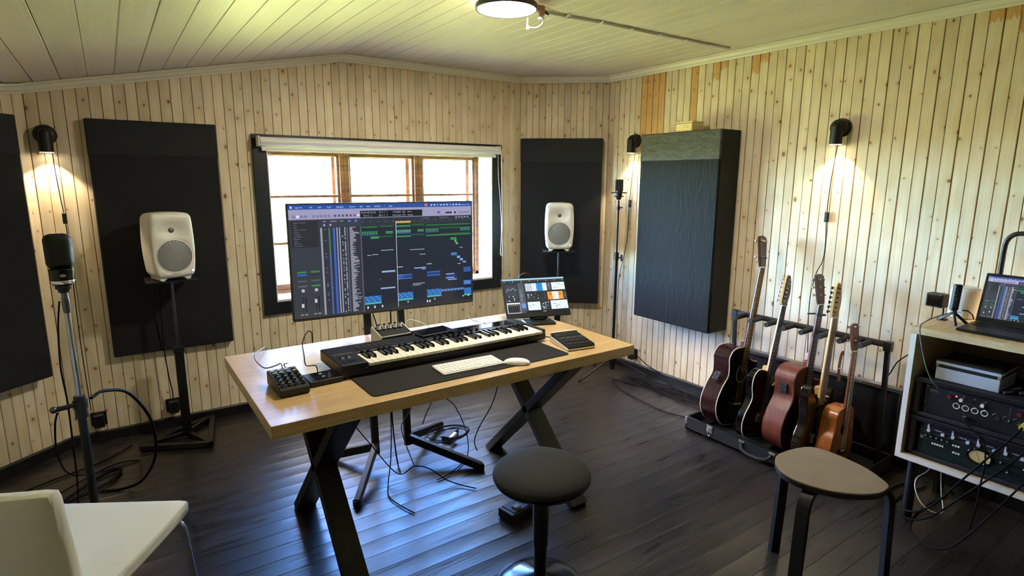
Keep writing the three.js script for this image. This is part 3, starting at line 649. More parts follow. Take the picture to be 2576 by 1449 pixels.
{
  const D = thing('desk', 'oak-topped desk with black crossed legs in the middle of the room', 'desk', [1.135, 0, -2.203]);
  const w = 1.592, d = 0.856;
  part('tabletop', [metric(at(rbox(w, 0.045, d, 0.0015, 1), 0, 0.7275, 0))], oakMat, D);
  for (const x of [-0.525, 0.525]) {
    part('leg', [bar([x, 0.0, 0.375], [x, 0.7045, -0.35], 0.09, 0.04, [1, 0, 0], 0.003)], M.blackMetal, D);
    part('leg', [bar([x, 0.0, -0.36], [x, 0.7045, 0.35], 0.09, 0.04, [1, 0, 0], 0.003)], M.blackMetal, D);
    part('leg_plate', [at(rbox(0.1, 0.006, 0.78, 0.001), x, 0.7, 0)], M.blackMetal, D);
  }
}
// ---------------------------------------------------------------- television on its floor stand
const daw = (g, W, H) => {
  const r = mulberry(99), R = (u0, v0, u1, v1, c) => { g.fillStyle = c; g.fillRect(u0 * W, v0 * H, (u1 - u0) * W, (v1 - v0) * H); };
  const T = (s, u, v, px, c = '#dfe3f2', b = '') => { g.fillStyle = c; g.font = b + px * W / 1600 + 'px sans-serif'; g.fillText(s, u * W, v * H); };
  R(0, 0, 1, 1, '#232a38');
  R(0, 0, 1, 0.04, '#2b54a8'); ['Logic Pro', 'File', 'Edit', 'Track', 'Navigate', 'Record', 'Mix', 'View', 'Window', '1', 'Help'].reduce((u, s) => { T(s, u, 0.029, 15, '#e9eefc'); return u + 0.008 * s.length * 0.75 + 0.018; }, 0.03);
  R(0.01, 0.012, 0.018, 0.03, '#ffffff'); R(0.715, 0.008, 0.73, 0.032, '#e7805f');
  for (let k = 0; k < 10; k++) R(0.75 + k * 0.019, 0.014, 0.76 + k * 0.019, 0.028, k % 4 === 2 ? '#b48be6' : '#cfdcfa'); T('Sat 9 Jun 14:23', 0.935, 0.029, 13, '#dfe7fb');
  R(0, 0.04, 1, 0.128, '#a3a3c6'); T('Project - Tracks', 0.5, 0.058, 12, '#3b3b55');
  for (let k = 0; k < 9; k++) R(0.018 + k * 0.019 + (k > 3 ? 0.02 : 0), 0.09, 0.031 + k * 0.019 + (k > 3 ? 0.02 : 0), 0.112, k === 1 ? '#eef0ff' : '#82829f');
  for (let k = 0; k < 7; k++) R(0.22 + k * 0.02, 0.09, 0.231 + k * 0.02, 0.11, ['#55556e', '#55556e', '#55556e', '#4a4a64', '#b03452', '#7e5a7c', '#f0e6d6'][k]);
  R(0.355, 0.062, 0.7, 0.122, '#14161f'); T('01:01:39:14.23', 0.36, 0.086, 19, '#d8dcf0'); T('73 1 1   1', 0.455, 0.086, 19, '#d8dcf0'); T('72 4 3   2', 0.37, 0.115, 19, '#d8dcf0'); T('83 1 1   1', 0.455, 0.115, 19, '#d8dcf0'); T('175.0000', 0.53, 0.086, 18, '#d8dcf0'); T('Keep Tempo', 0.53, 0.115, 14, '#d8dcf0'); T('4/4', 0.585, 0.086, 18, '#d8dcf0'); T('/16', 0.585, 0.115, 18, '#d8dcf0'); T('No In', 0.615, 0.086, 15, '#d8dcf0'); T('No Out', 0.615, 0.115, 15, '#d8dcf0');
  R(0.79, 0.082, 0.805, 0.105, '#6c54c8'); R(0.84, 0.09, 0.905, 0.105, '#2a2a3a'); R(0.882, 0.084, 0.889, 0.11, '#e8e8f4'); for (let k = 0; k < 5; k++) R(0.925 + k * 0.014, 0.088, 0.933 + k * 0.014, 0.106, '#7b7b9c');
  // inspector
  R(0, 0.128, 0.142, 1, '#3a4048'); R(0.008, 0.14, 0.138, 0.37, '#2c3138');
  ['Region: 12 selected', 'Mute', 'Loop', 'Quantize  1/8 Note', 'Q-Swing', 'Transpose', 'Gain/Velocity', 'Dynamics', 'Delay', 'Gate Time', 'Track: Audio 7'].forEach((s, k) => T(s, 0.02, 0.158 + k * 0.02, 11, '#9aa3b0'));
  for (const u of [0.025, 0.09]) {
    R(u, 0.58, u + 0.045, 0.596, '#3c8a55'); R(u, 0.604, u + 0.045, 0.62, u < 0.05 ? '#3a64c4' : '#30363e'); R(u, 0.66, u + 0.045, 0.674, '#565e68'); R(u, 0.706, u + 0.045, 0.72, u < 0.05 ? '#5c646e' : '#3f8f52');
    g.fillStyle = '#b9bfc8'; g.beginPath(); g.arc((u + 0.023) * W, 0.752 * H, 0.0085 * W, 0, 7); g.fill();
    R(u + 0.018, 0.81, u + 0.021, 0.945, '#1b1e23'); R(u + 0.03, 0.81, u + 0.036, 0.945, '#23272d'); R(u + 0.012, u < 0.05 ? 0.87 : 0.835, u + 0.024, u < 0.05 ? 0.905 : 0.87, '#d0d4da'); R(u + 0.005, 0.965, u + 0.018, 0.975, '#9aa3b0'); R(u + 0.025, 0.965, u + 0.04, 0.975, '#9aa3b0');
  }
  // track list
  R(0.142, 0.128, 0.358, 1, '#333744'); R(0.142, 0.128, 0.358, 0.2, '#3b3f4c');
  T('Edit', 0.165, 0.152, 12); T('Functions', 0.2, 0.152, 12); T('View', 0.25, 0.152, 12); R(0.29, 0.14, 0.305, 0.158, '#4d7fd8'); R(0.325, 0.14, 0.338, 0.158, '#4d7fd8'); R(0.165, 0.172, 0.174, 0.188, '#aeb6c8'); R(0.196, 0.172, 0.205, 0.188, '#aeb6c8');
  const N = 86;
  for (let k = 0; k < N; k++) {
    const v = 0.205 + k * 0.785 / N, h = 0.0058;
    R(0.148, v, 0.158, v + h, '#c9cede');
    if (r() < 0.18) R(0.168, v, 0.176, v + h, '#8a91a0');
    R(0.189, v, 0.197, v + h, k < 26 ? '#4aa562' : '#5f86d8');
    R(0.211, v, 0.222, v + h + 0.003, '#4166d0');
    R(0.229, v, 0.235, v + h, '#d5d8e4'); R(0.242, v, 0.248, v + h, '#d5d8e4');
    if (r() < 0.45) R(0.256, v, 0.262, v + h, '#c9ccd8');
    if (r() < 0.8) R(0.269, v, 0.275, v + h, '#c9ccd8');
    R(0.281, v, 0.287, v + h, '#6f7688');
    R(0.296, v, 0.296 + 0.012 + 0.03 * r() * (1 + Math.sin(k * 0.2) * 0.4), v + h * 0.8, '#c7cbda');
  }
  R(0.352, 0.2, 0.358, 1, '#5b6172');
  // ruler
  R(0.358, 0.128, 1, 0.2, '#2f3441'); for (let k = 0; k < 16; k++) T(String(53 + k * 4), 0.365 + k * 0.041, 0.168, 11, '#b8bed0'); T('Snap: Smart', 0.7, 0.148, 11, '#b8bed0'); T('Drag: No Overlap', 0.8, 0.148, 11, '#b8bed0'); for (let k = 0; k < 5; k++) R(0.9 + k * 0.018, 0.14, 0.91 + k * 0.018, 0.15, '#b8bed0');
  R(0.545, 0.166, 0.632, 0.184, '#d6b364');
  // regions
  const G = '#3f9a55', GD = '#2b6a3c', GL = '#62c47a', B = '#3f6fc6', BL = '#88abe8', BD = '#27479a', CY = '#4bc2a6';
  const grid = (u0, u1, v, rows, c, n) => { for (let a = 0; a < rows; a++) for (let k = 0; k < n; k++) R(u0 + (u1 - u0) * k / n, v + a * 0.013, u0 + (u1 - u0) * (k + 0.78) / n, v + a * 0.013 + 0.01, c[a % c.length]); };
  R(0.36, 0.207, 0.445, 0.219, GD); R(0.36, 0.207, 0.445, 0.211, G); R(0.455, 0.203, 0.53, 0.216, GD); R(0.545, 0.207, 0.63, 0.22, G); R(0.637, 0.2, 0.71, 0.213, GD); R(0.72, 0.21, 0.995, 0.222, GD); R(0.72, 0.21, 0.995, 0.214, G);
  grid(0.36, 0.447, 0.252, 3, [G, G, B], 7); grid(0.49, 0.53, 0.258, 2, [GL, G], 4); grid(0.545, 0.632, 0.25, 3, [GL, CY, B], 7); grid(0.67, 0.708, 0.252, 2, [GL, G], 4); grid(0.718, 0.797, 0.248, 3, [G, G, B], 7); R(0.8, 0.24, 0.925, 0.252, GD); grid(0.928, 0.995, 0.245, 3, [G, G, B], 6);
  R(0.405, 0.3, 0.45, 0.322, G); R(0.45, 0.3, 0.53, 0.31, GD); R(0.545, 0.305, 0.63, 0.318, G); R(0.632, 0.295, 0.71, 0.305, GD); R(0.718, 0.31, 0.995, 0.32, G); R(0.8, 0.3, 0.995, 0.306, GD);
  R(0.868, 0.345, 0.905, 0.368, G); R(0.893, 0.37, 0.905, 0.392, GL); R(0.9, 0.395, 0.915, 0.415, GL);
  const W2 = '#cdd6ea';
  for (const [u0, u1, v] of [[0.46, 0.525, 0.43], [0.625, 0.705, 0.44], [0.68, 0.71, 0.49], [0.385, 0.4, 0.47], [0.41, 0.44, 0.465], [0.925, 0.945, 0.445]]) for (let u = u0; u < u1; u += 0.007) R(u, v, u + 0.0045, v + 0.008, W2);
  R(0.87, 0.5, 0.907, 0.528, B); R(0.87, 0.5, 0.907, 0.506, BL); R(0.907, 0.533, 0.927, 0.556, BL); R(0.925, 0.56, 0.945, 0.582, BL); R(0.944, 0.59, 0.965, 0.606, BL);
  R(0.46, 0.63, 0.535, 0.646, BL); R(0.46, 0.63, 0.535, 0.634, '#dfe8ff'); R(0.645, 0.62, 0.715, 0.632, BL); R(0.69, 0.636, 0.712, 0.645, BL); R(0.72, 0.59, 0.75, 0.597, W2); R(0.548, 0.6, 0.58, 0.607, W2); R(0.91, 0.61, 0.93, 0.616, W2);
  for (let a = 0; a < 3; a++) { R(0.548, 0.678 + a * 0.017, 0.632, 0.69 + a * 0.017, a === 1 ? BD : B); R(0.548, 0.678 + a * 0.017, 0.58, 0.681 + a * 0.017, BL); R(0.72, 0.67 + a * 0.017, 0.8, 0.682 + a * 0.017, a === 1 ? BD : B); R(0.948, 0.655 + a * 0.017, 0.995, 0.667 + a * 0.017, B); }
  for (let a = 0; a < 4; a++) R(0.835 + (a % 2) * 0.012, 0.705 + a * 0.019, 0.89 + (a % 2) * 0.014, 0.717 + a * 0.019, a === 1 ? BD : BL);
  R(0.45, 0.79, 0.532, 0.803, BL); R(0.45, 0.79, 0.532, 0.794, '#e6edff'); for (let k = 0; k < 8; k++) { R(0.635 + k * 0.009, 0.775, 0.641 + k * 0.009, 0.783, W2); R(0.635 + k * 0.006, 0.79, 0.639 + k * 0.006, 0.797, W2); }
  R(0.948, 0.79, 0.997, 0.835, B); for (let k = 0; k < 3; k++) R(0.95, 0.796 + k * 0.013, 0.99, 0.8 + k * 0.013, BL);
  for (const [u0, u1, v] of [[0.36, 0.452, 0.86], [0.547, 0.635, 0.855], [0.718, 0.806, 0.85], [0.95, 0.997, 0.87]]) { R(u0, v, u1, v + 0.062, '#2f6fc0'); for (let k = 0; k < 9; k++) R(u0 + (u1 - u0) * k / 9, v + 0.004 + (k % 3) * 0.018, u0 + (u1 - u0) * (k + 0.6) / 9, v + 0.012 + (k % 3) * 0.018, '#8fc0f0'); R(u0, v + 0.062, u1, v + 0.078, CY); }
  for (let k = 0; k < 14; k++) R(0.807 + k * 0.0103, 0.862, 0.814 + k * 0.0103, 0.884, k % 2 ? '#5b93e2' : '#7fb0f2');
  for (const u of [0.372, 0.41, 0.452, 0.715, 0.73]) R(u, 0.955, u + 0.008, 0.978, '#dfe6f7'); for (const u of [0.6, 0.76, 0.94, 0.975]) R(u, 0.945, u + 0.007, 0.957, '#ffffff');
  R(0.5455, 0.166, 0.548, 0.99, '#f4f6ff'); T('V', 0.446, 0.71, 13, '#ffffff');
};
const dawTex = canvasTex(1600, 900, daw);
const screenMat = (t, k) => std({ color: '#050608', roughness: 0.22, emissive: new THREE.Color(1, 1, 1), emissiveMap: t, emissiveIntensity: k });
function screenPlane(w, h) { return new THREE.PlaneGeometry(w, h); }
{
  const TV = thing('television', 'large flat television showing a music arrangement in front of the window', 'television', [1.165, 1.098, -2.79], -4.2 * D2R);
  part('housing', [at(rbox(0.972, 0.57, 0.03, 0.004), 0, 0, -0.016), at(rbox(0.5, 0.3, 0.03, 0.01), 0, -0.05, -0.04)], M.blackPlastic, TV);
  part('bezel', [at(rbox(0.972, 0.007, 0.004, 0.001), 0, 0.2815, 0.0005), at(rbox(0.972, 0.014, 0.004, 0.001), 0, -0.278, 0.0005), at(rbox(0.007, 0.57, 0.004, 0.001), -0.4825, 0, 0.0005), at(rbox(0.007, 0.57, 0.004, 0.001), 0.4825, 0, 0.0005)], M.darkGrey, TV);
  part('screen', [screenPlane(0.958, 0.549).translate(0, 0.0035, 0.0002)], screenMat(dawTex, 0.4), TV, 'screen with an audio arrangement in green and blue');
  part('logo_bar', [at(rbox(0.04, 0.006, 0.004, 0.001), 0.02, -0.284, 0.002)], M.blackPlastic, TV);
}
{
  const S = thing('television_stand', 'black television stand on two posts with splayed feet under the desk', 'stand', [1.165, 0, -2.79]);
  const posts = [[-0.12, 0.075, -0.152, 0.1], [0.072, -0.01, 0.037, 0.1]];
  for (const [xt, zt, xb, zb] of [[-0.1, -0.09, -0.142, 0.08], [0.09, -0.09, 0.042, 0.078]]) part('post', [bar([xb, 0.075, zb], [xt, 0.98, zt], 0.036, 0.024, [1, 0, 0], 0.002)], M.blackMetal, S);
  part('crossbar', [at(rbox(0.42, 0.04, 0.014, 0.002), -0.005, 1.0, -0.082), at(rbox(0.42, 0.04, 0.014, 0.002), -0.005, 1.2, -0.082), at(rbox(0.036, 0.26, 0.014, 0.002), -0.1, 1.1, -0.096), at(rbox(0.036, 0.26, 0.014, 0.002), 0.09, 1.1, -0.096)], M.blackMetal, S);
  const feet = [[[-0.142, 0.12, 0.08], [-0.32, 0.018, -0.15]], [[-0.142, 0.12, 0.08], [-0.36, 0.018, 0.385]], [[0.042, 0.12, 0.078], [0.3, 0.018, 0.41]], [[0.042, 0.12, 0.078], [0.37, 0.018, -0.17]]];
  for (const [a, b] of feet) { const f = part('foot', [bar(a, b, 0.042, 0.026, [0, 1, 0], 0.002)], M.blackMetal, S); part('end_cap', [at(rbox(0.03, 0.034, 0.03, 0.003), b[0], 0.017, b[2])], M.blackRubber, f); }
}
cable('power_cable', 'black cable hanging behind the desk between the television posts', [[1.18, 0.84, -2.83], [1.178, 0.76, -2.82], [1.165, 0.7, -2.79], [1.16, 0.5, -2.78], [1.14, 0.3, -2.76], [1.13, 0.14, -2.72], [1.12, 0.02, -2.66], [1.1, 0.006, -2.58]], 0.004, M.cable);
cable('power_cable', 'thin black cable running down beside the left television post', [[1.09, 0.82, -2.87], [1.1, 0.74, -2.83], [1.11, 0.55, -2.76], [1.1, 0.3, -2.68], [1.06, 0.1, -2.6], [1.0, 0.015, -2.5], [0.96, 0.006, -2.4], [0.97, 0.006, -2.3], [1.0, 0.006, -2.2]], 0.003, M.cable);

// ---------------------------------------------------------------- things on the desk
const TOP = 0.7505;
{
  const s = roundRect(0.9, 0.34, 0.022);
  single('desk_mat', 'dark brown felt desk mat under the white computer keyboard', 'mat', [extrude(s, 0.003, 0.0008, 1).rotateX(-Math.PI / 2).translate(1.139, TOP, -2.0)], std({ color: '#120e0c', roughness: 0.92, bumpMap: weave, bumpScale: 0.0004 }));
}
{
  const K = thing('keyboard_controller', 'black 61-key music keyboard with white and black piano keys', 'music keyboard', [1.1425, TOP + 0.0035, -2.19]);
  // case: floor, back panel, ends, front rail
  const panelMat = std({ color: '#16171a', roughness: 0.4 });
  part('case', [at(rbox(0.975, 0.02, 0.265, 0.004), 0, 0.014, 0), at(rbox(0.975, 0.036, 0.122, 0.004), 0, 0.034, -0.0715), at(rbox(0.105, 0.038, 0.15, 0.004), -0.435, 0.034, 0.0575), at(rbox(0.02, 0.038, 0.15, 0.004), 0.4775, 0.034, 0.0575), at(rbox(0.975, 0.022, 0.012, 0.003), 0, 0.02, 0.1285)], panelMat, K);
  const wk = rbox(0.0224, 0.012, 0.142, 0.0012, 1), bk = (() => { const g = rbox(0.0105, 0.013, 0.088, 0.0014, 1), p = g.attributes.position; for (let i = 0; i < p.count; i++) if (p.getZ(i) > 0.03 && p.getY(i) > 0) { p.setZ(i, p.getZ(i) - 0.006); } g.computeVertexNormals(); return g; })();
  const ivory = std({ color: '#efe8d6', roughness: 0.25 }), ebony = std({ color: '#0a0a0b', roughness: 0.2 });
  const x0 = 0.765 - 1.1425;
  for (let k = 0; k < 36; k++) part('white_key', wk, ivory, K).position.set(x0 + 0.0235 * (k + 0.5), 0.0405, 0.0645);
  for (let k = 0; k < 35; k++) if ([0, 1, 3, 4, 5].includes(k % 7)) part('black_key', bk, ebony, K).position.set(x0 + 0.0235 * (k + 1) + [0, -0.0015, 0, 0, 0, -0.002, 0, 0.002][(k % 7) + 1] * 0.8, 0.0525, 0.036);
  part('display', [at(rbox(0.17, 0.0016, 0.062, 0.0005), 0.155, 0.0525, -0.082), at(rbox(0.2, 0.0016, 0.07, 0.0005), 0.33, 0.0525, -0.08)], M.blackGloss, K);
  for (let k = 0; k < 8; k++) part('knob', [at(cyl(0.0062, 0.007, 0.014, 18), -0.01 + k * 0.031, 0.059, -0.03)], M.blackPlastic, K);
  const btn = rbox(0.018, 0.003, 0.009, 0.001, 1);
  for (let k = 0; k < 6; k++) for (let j = 0; j < 3; j++) part('button', btn, M.darkGrey, K).position.set(-0.35 + k * 0.025, 0.053, -0.05 - j * 0.016);
  for (const x of [-0.452, -0.427]) part('wheel', [turnZ(cyl(0.022, 0.022, 0.012, 28), Math.PI / 2).translate(x, 0.037, 0.035)], M.darkGrey, K);
  part('touch_strip', [at(rbox(0.06, 0.0014, 0.01, 0.0005), -0.44, 0.0535, 0.085)], M.blackGloss, K);
  part('name_print', [at(rbox(0.085, 0.0006, 0.0045, 0.0001, 1), -0.43, 0.0522, -0.02)], M.grey, K);
}
{
  const K = thing('computer_keyboard', 'slim white computer keyboard lying on the dark mat', 'keyboard', [1.136, TOP + 0.0033, -1.933], -0.04);
  part('base', [(() => { const g = extrude(roundRect(0.279, 0.115, 0.009), 0.006, 0.0012, 2).rotateX(-Math.PI / 2); const p = g.attributes.position; for (let i = 0; i < p.count; i++) if (p.getZ(i) < 0 && p.getY(i) > 0.003) p.setY(i, p.getY(i) + (-p.getZ(i)) * 0.06); g.computeVertexNormals(); return g; })()], std({ color: '#d9d9d6', roughness: 0.35 }), K);
  const cap = rbox(0.0165, 0.0022, 0.0162, 0.0008, 1), fcap = rbox(0.0165, 0.0022, 0.009, 0.0008, 1), sp = rbox(0.093, 0.0022, 0.0162, 0.0008, 1);
  const ky = (z) => 0.0073 + Math.max(0, -z) * 0.05;
  for (let r = 0; r < 6; r++) for (let c = 0; c < 14; c++) {
    if (r === 5 && c > 4 && c < 9) continue;
    const z = r === 0 ? -0.047 : -0.0465 + 0.0147 + (r - 1) * 0.0186 - 0.003;
    part('key', r === 0 ? fcap : cap, M.white, K).position.set(-0.1255 + c * 0.0193, ky(z), z);
  }
  part('key', sp, M.white, K).position.set(0.0, ky(0.043), 0.043 - 0.003 + 0.0025);
}
{
  const g = new THREE.SphereGeometry(1, 32, 20), p = g.attributes.position;
  for (let i = 0; i < p.count; i++) {
    let x = p.getX(i), y = p.getY(i), z = p.getZ(i);
    const e = (v, n) => Math.sign(v) * Math.pow(Math.abs(v), n);
    p.setXYZ(i, e(x, 0.8) * 0.0285 * (1 - 0.1 * z * z), Math.max(0, y) * 0.021 + (y < 0 ? 0 : 0.0), e(z, 0.86) * 0.0565);
  }
  g.computeVertexNormals();
  const Mo = thing('computer_mouse', 'smooth white wireless mouse on the dark mat', 'mouse', [1.318, TOP + 0.0035, -1.852], 0.95);
  part('shell', [g], M.whiteGloss, Mo);
  part('base_rail', [at(rbox(0.042, 0.0035, 0.095, 0.0015), 0, 0.0017, 0)], M.grey, Mo);
}
// left: box with many knobs
{
  const C = thing('knob_controller', 'small black sloped mixer box covered in knobs on the left of the desk', 'controller', [0.468, TOP, -2.085], 0.03);
  const sh = new THREE.Shape([[-0.088, 0.002], [0.085, 0.002], [0.088, 0.008], [0.088, 0.026], [0.084, 0.03], [-0.082, 0.054], [-0.088, 0.05]].map((q) => new THREE.Vector2(...q)));
  part('case', [extrude(sh, 0.102, 0.002, 1).rotateY(-Math.PI / 2).translate(0.051, 0, 0)], std({ color: '#1d1f22', roughness: 0.45 }), C);
  const tilt = Math.atan2(0.024, 0.166), on = (x, z, g) => { g.rotateX(tilt); return g.translate(x, 0.0305 + (0.084 - z) * (0.024 / 0.166), z); };
  const cap = std({ color: '#3a3d42', roughness: 0.35 });
  for (let r = 0; r < 4; r++) for (let c = 0; c < 4; c++) part('knob', [on(-0.036 + c * 0.024, 0.066 - r * 0.027, at(cyl(0.0052, 0.0072, 0.0145, 18), 0, 0.0075, 0))], r + c === 9 ? M.red : cap, C);
  for (let c = 0; c < 4; c++) { part('button', [on(-0.036 + c * 0.024, -0.045, at(rbox(0.011, 0.004, 0.008, 0.001), 0, 0.0015, 0))], c % 2 ? M.yellow : M.grey, C); part('button', [on(-0.036 + c * 0.024, -0.066, at(rbox(0.011, 0.004, 0.008, 0.001), 0, 0.0015, 0))], c === 3 ? M.red : M.white, C); }
  for (let c = 0; c < 3; c++) part('panel_line', [on(-0.024 + c * 0.024, 0.022, at(box(0.0012, 0.0006, 0.118), 0, 0.0004, 0))], M.grey, C);
  part('panel_line', [on(0, 0.081, at(box(0.092, 0.0006, 0.0012), 0, 0.0004, 0)), on(-0.046, 0.0, at(box(0.0012, 0.0006, 0.162), 0, 0.0004, 0)), on(0.046, 0.0, at(box(0.0012, 0.0006, 0.162), 0, 0.0004, 0))], M.grey, C);
  for (const [x, z] of [[-0.042, 0.075], [0.042, 0.075], [-0.042, -0.075], [0.042, -0.075]]) part('rubber_foot', [at(cyl(0.005, 0.005, 0.0022, 14), x, 0.0011, z)], M.blackRubber, C);
}
{
  const C = thing('pedal_box', 'flat black box with a dark display and two lit buttons beside the mixer box', 'controller', [0.595, TOP, -2.1], 0.05);
  part('case', [at(rbox(0.125, 0.02, 0.108, 0.005), 0, 0.01, 0)], M.blackPlastic, C);
  part('display', [at(rbox(0.092, 0.0015, 0.088, 0.0005), 0.012, 0.0205, 0)], M.blackGloss, C);
  for (const z of [-0.02, 0.014]) part('lit_button', [at(rbox(0.011, 0.002, 0.006, 0.0008), 0.0, 0.0213, z)], M.white, C);
  for (let k = 0; k < 2; k++) part('button', [at(rbox(0.012, 0.0015, 0.005, 0.0005), 0.04, 0.0215, -0.02 + k * 0.03)], M.darkGrey, C);
}
cable('usb_cable', 'white and black cable curling behind the knob mixer box', [[0.475, 0.79, -2.182], [0.475, 0.81, -2.21], [0.47, 0.79, -2.26], [0.44, 0.765, -2.33], [0.425, 0.775, -2.42], [0.44, 0.78, -2.5], [0.48, 0.772, -2.58], [0.505, 0.762, -2.635], [0.515, 0.72, -2.655], [0.52, 0.4, -2.66]], 0.0028, M.cableGrey);
cable('usb_cable', 'short black cable ending loose behind the knob mixer box', [[0.49, 0.785, -2.185], [0.488, 0.8, -2.22], [0.5, 0.79, -2.26], [0.515, 0.785, -2.28]], 0.0022, M.cable);
cable('usb_cable', 'dark twisted cable standing up from the flat display box', [[0.592, 0.77, -2.145], [0.592, 0.79, -2.17], [0.575, 0.775, -2.24], [0.585, 0.79, -2.3], [0.6, 0.78, -2.36], [0.62, 0.81, -2.45], [0.66, 0.835, -2.52], [0.7, 0.81, -2.6], [0.715, 0.75, -2.65], [0.715, 0.5, -2.66]], 0.0022, M.cable);
// silver interface behind the keyboard
{
  const C = thing('audio_interface', 'silver-sided desktop audio box with five knobs behind the music keyboard', 'audio box', [1.01, TOP, -2.41], 0.02);
  const sh = new THREE.Shape([[-0.062, 0.002], [0.062, 0.002], [0.062, 0.056], [-0.05, 0.082], [-0.062, 0.078]].map((q) => new THREE.Vector2(...q)));
  for (const s of [-1, 1]) part('side_panel', [extrude(sh, 0.005, 0.001, 1).rotateY(-Math.PI / 2).translate(s * 0.075 + 0.0025, 0, 0)], std({ color: '#c3c7cf', roughness: 0.35 }), C);
  const sh2 = new THREE.Shape([[-0.06, 0.006], [0.058, 0.006], [0.058, 0.052], [-0.05, 0.077]].map((q) => new THREE.Vector2(...q)));
  part('case', [extrude(sh2, 0.145, 0).rotateY(-Math.PI / 2).translate(0.0725, 0, 0)], M.blackSatin, C);
  for (let k = 0; k < 5; k++) { const b = part('knob', [at(cyl(0.008, 0.0095, 0.018, 20), -0.055 + k * 0.026, 0.083, -0.018)], M.whiteGloss, C); part('cap', [at(cyl(0.0062, 0.0062, 0.005, 18), -0.055 + k * 0.026, 0.0945, -0.018)], M.blackPlastic, b); }
  part('front_strip', [at(rbox(0.15, 0.0045, 0.004, 0.001), 0, 0.057, 0.06)], M.cream, C);
}
{
  const C = thing('tablet', 'dark tablet lying on top of the music keyboard', 'tablet', [1.165, TOP + 0.063, -2.3], 0.08);
  part('body', [at(rbox(0.175, 0.0075, 0.11, 0.003), 0, 0, 0)], M.darkGrey, C);
  part('screen', [at(rbox(0.165, 0.0008, 0.1, 0.0003), 0, 0.004, 0)], M.blackGloss, C);
}
single('stand_block', 'small black wedge propping the tablet behind the music keyboard', 'wedge', [at(rbox(0.12, 0.054, 0.05, 0.004), 1.165, TOP + 0.0275, -2.36)], M.blackPlastic);
cable('usb_cable', 'thin white cable rising behind the silver audio box', [[1.08, 0.775, -2.44], [1.095, 0.82, -2.45], [1.115, 0.842, -2.45], [1.16, 0.83, -2.42], [1.2, 0.8, -2.4], [1.23, 0.756, -2.42]], 0.0022, M.cableWhite);
cable('usb_cable', 'thin cable looping on the desk left of the small monitor', [[1.45, 0.81, -2.31], [1.47, 0.79, -2.36], [1.5, 0.765, -2.42], [1.545, 0.757, -2.52], [1.535, 0.76, -2.58], [1.545, 0.762, -2.635], [1.55, 0.7, -2.655], [1.55, 0.5, -2.66]], 0.002, M.cableGrey);
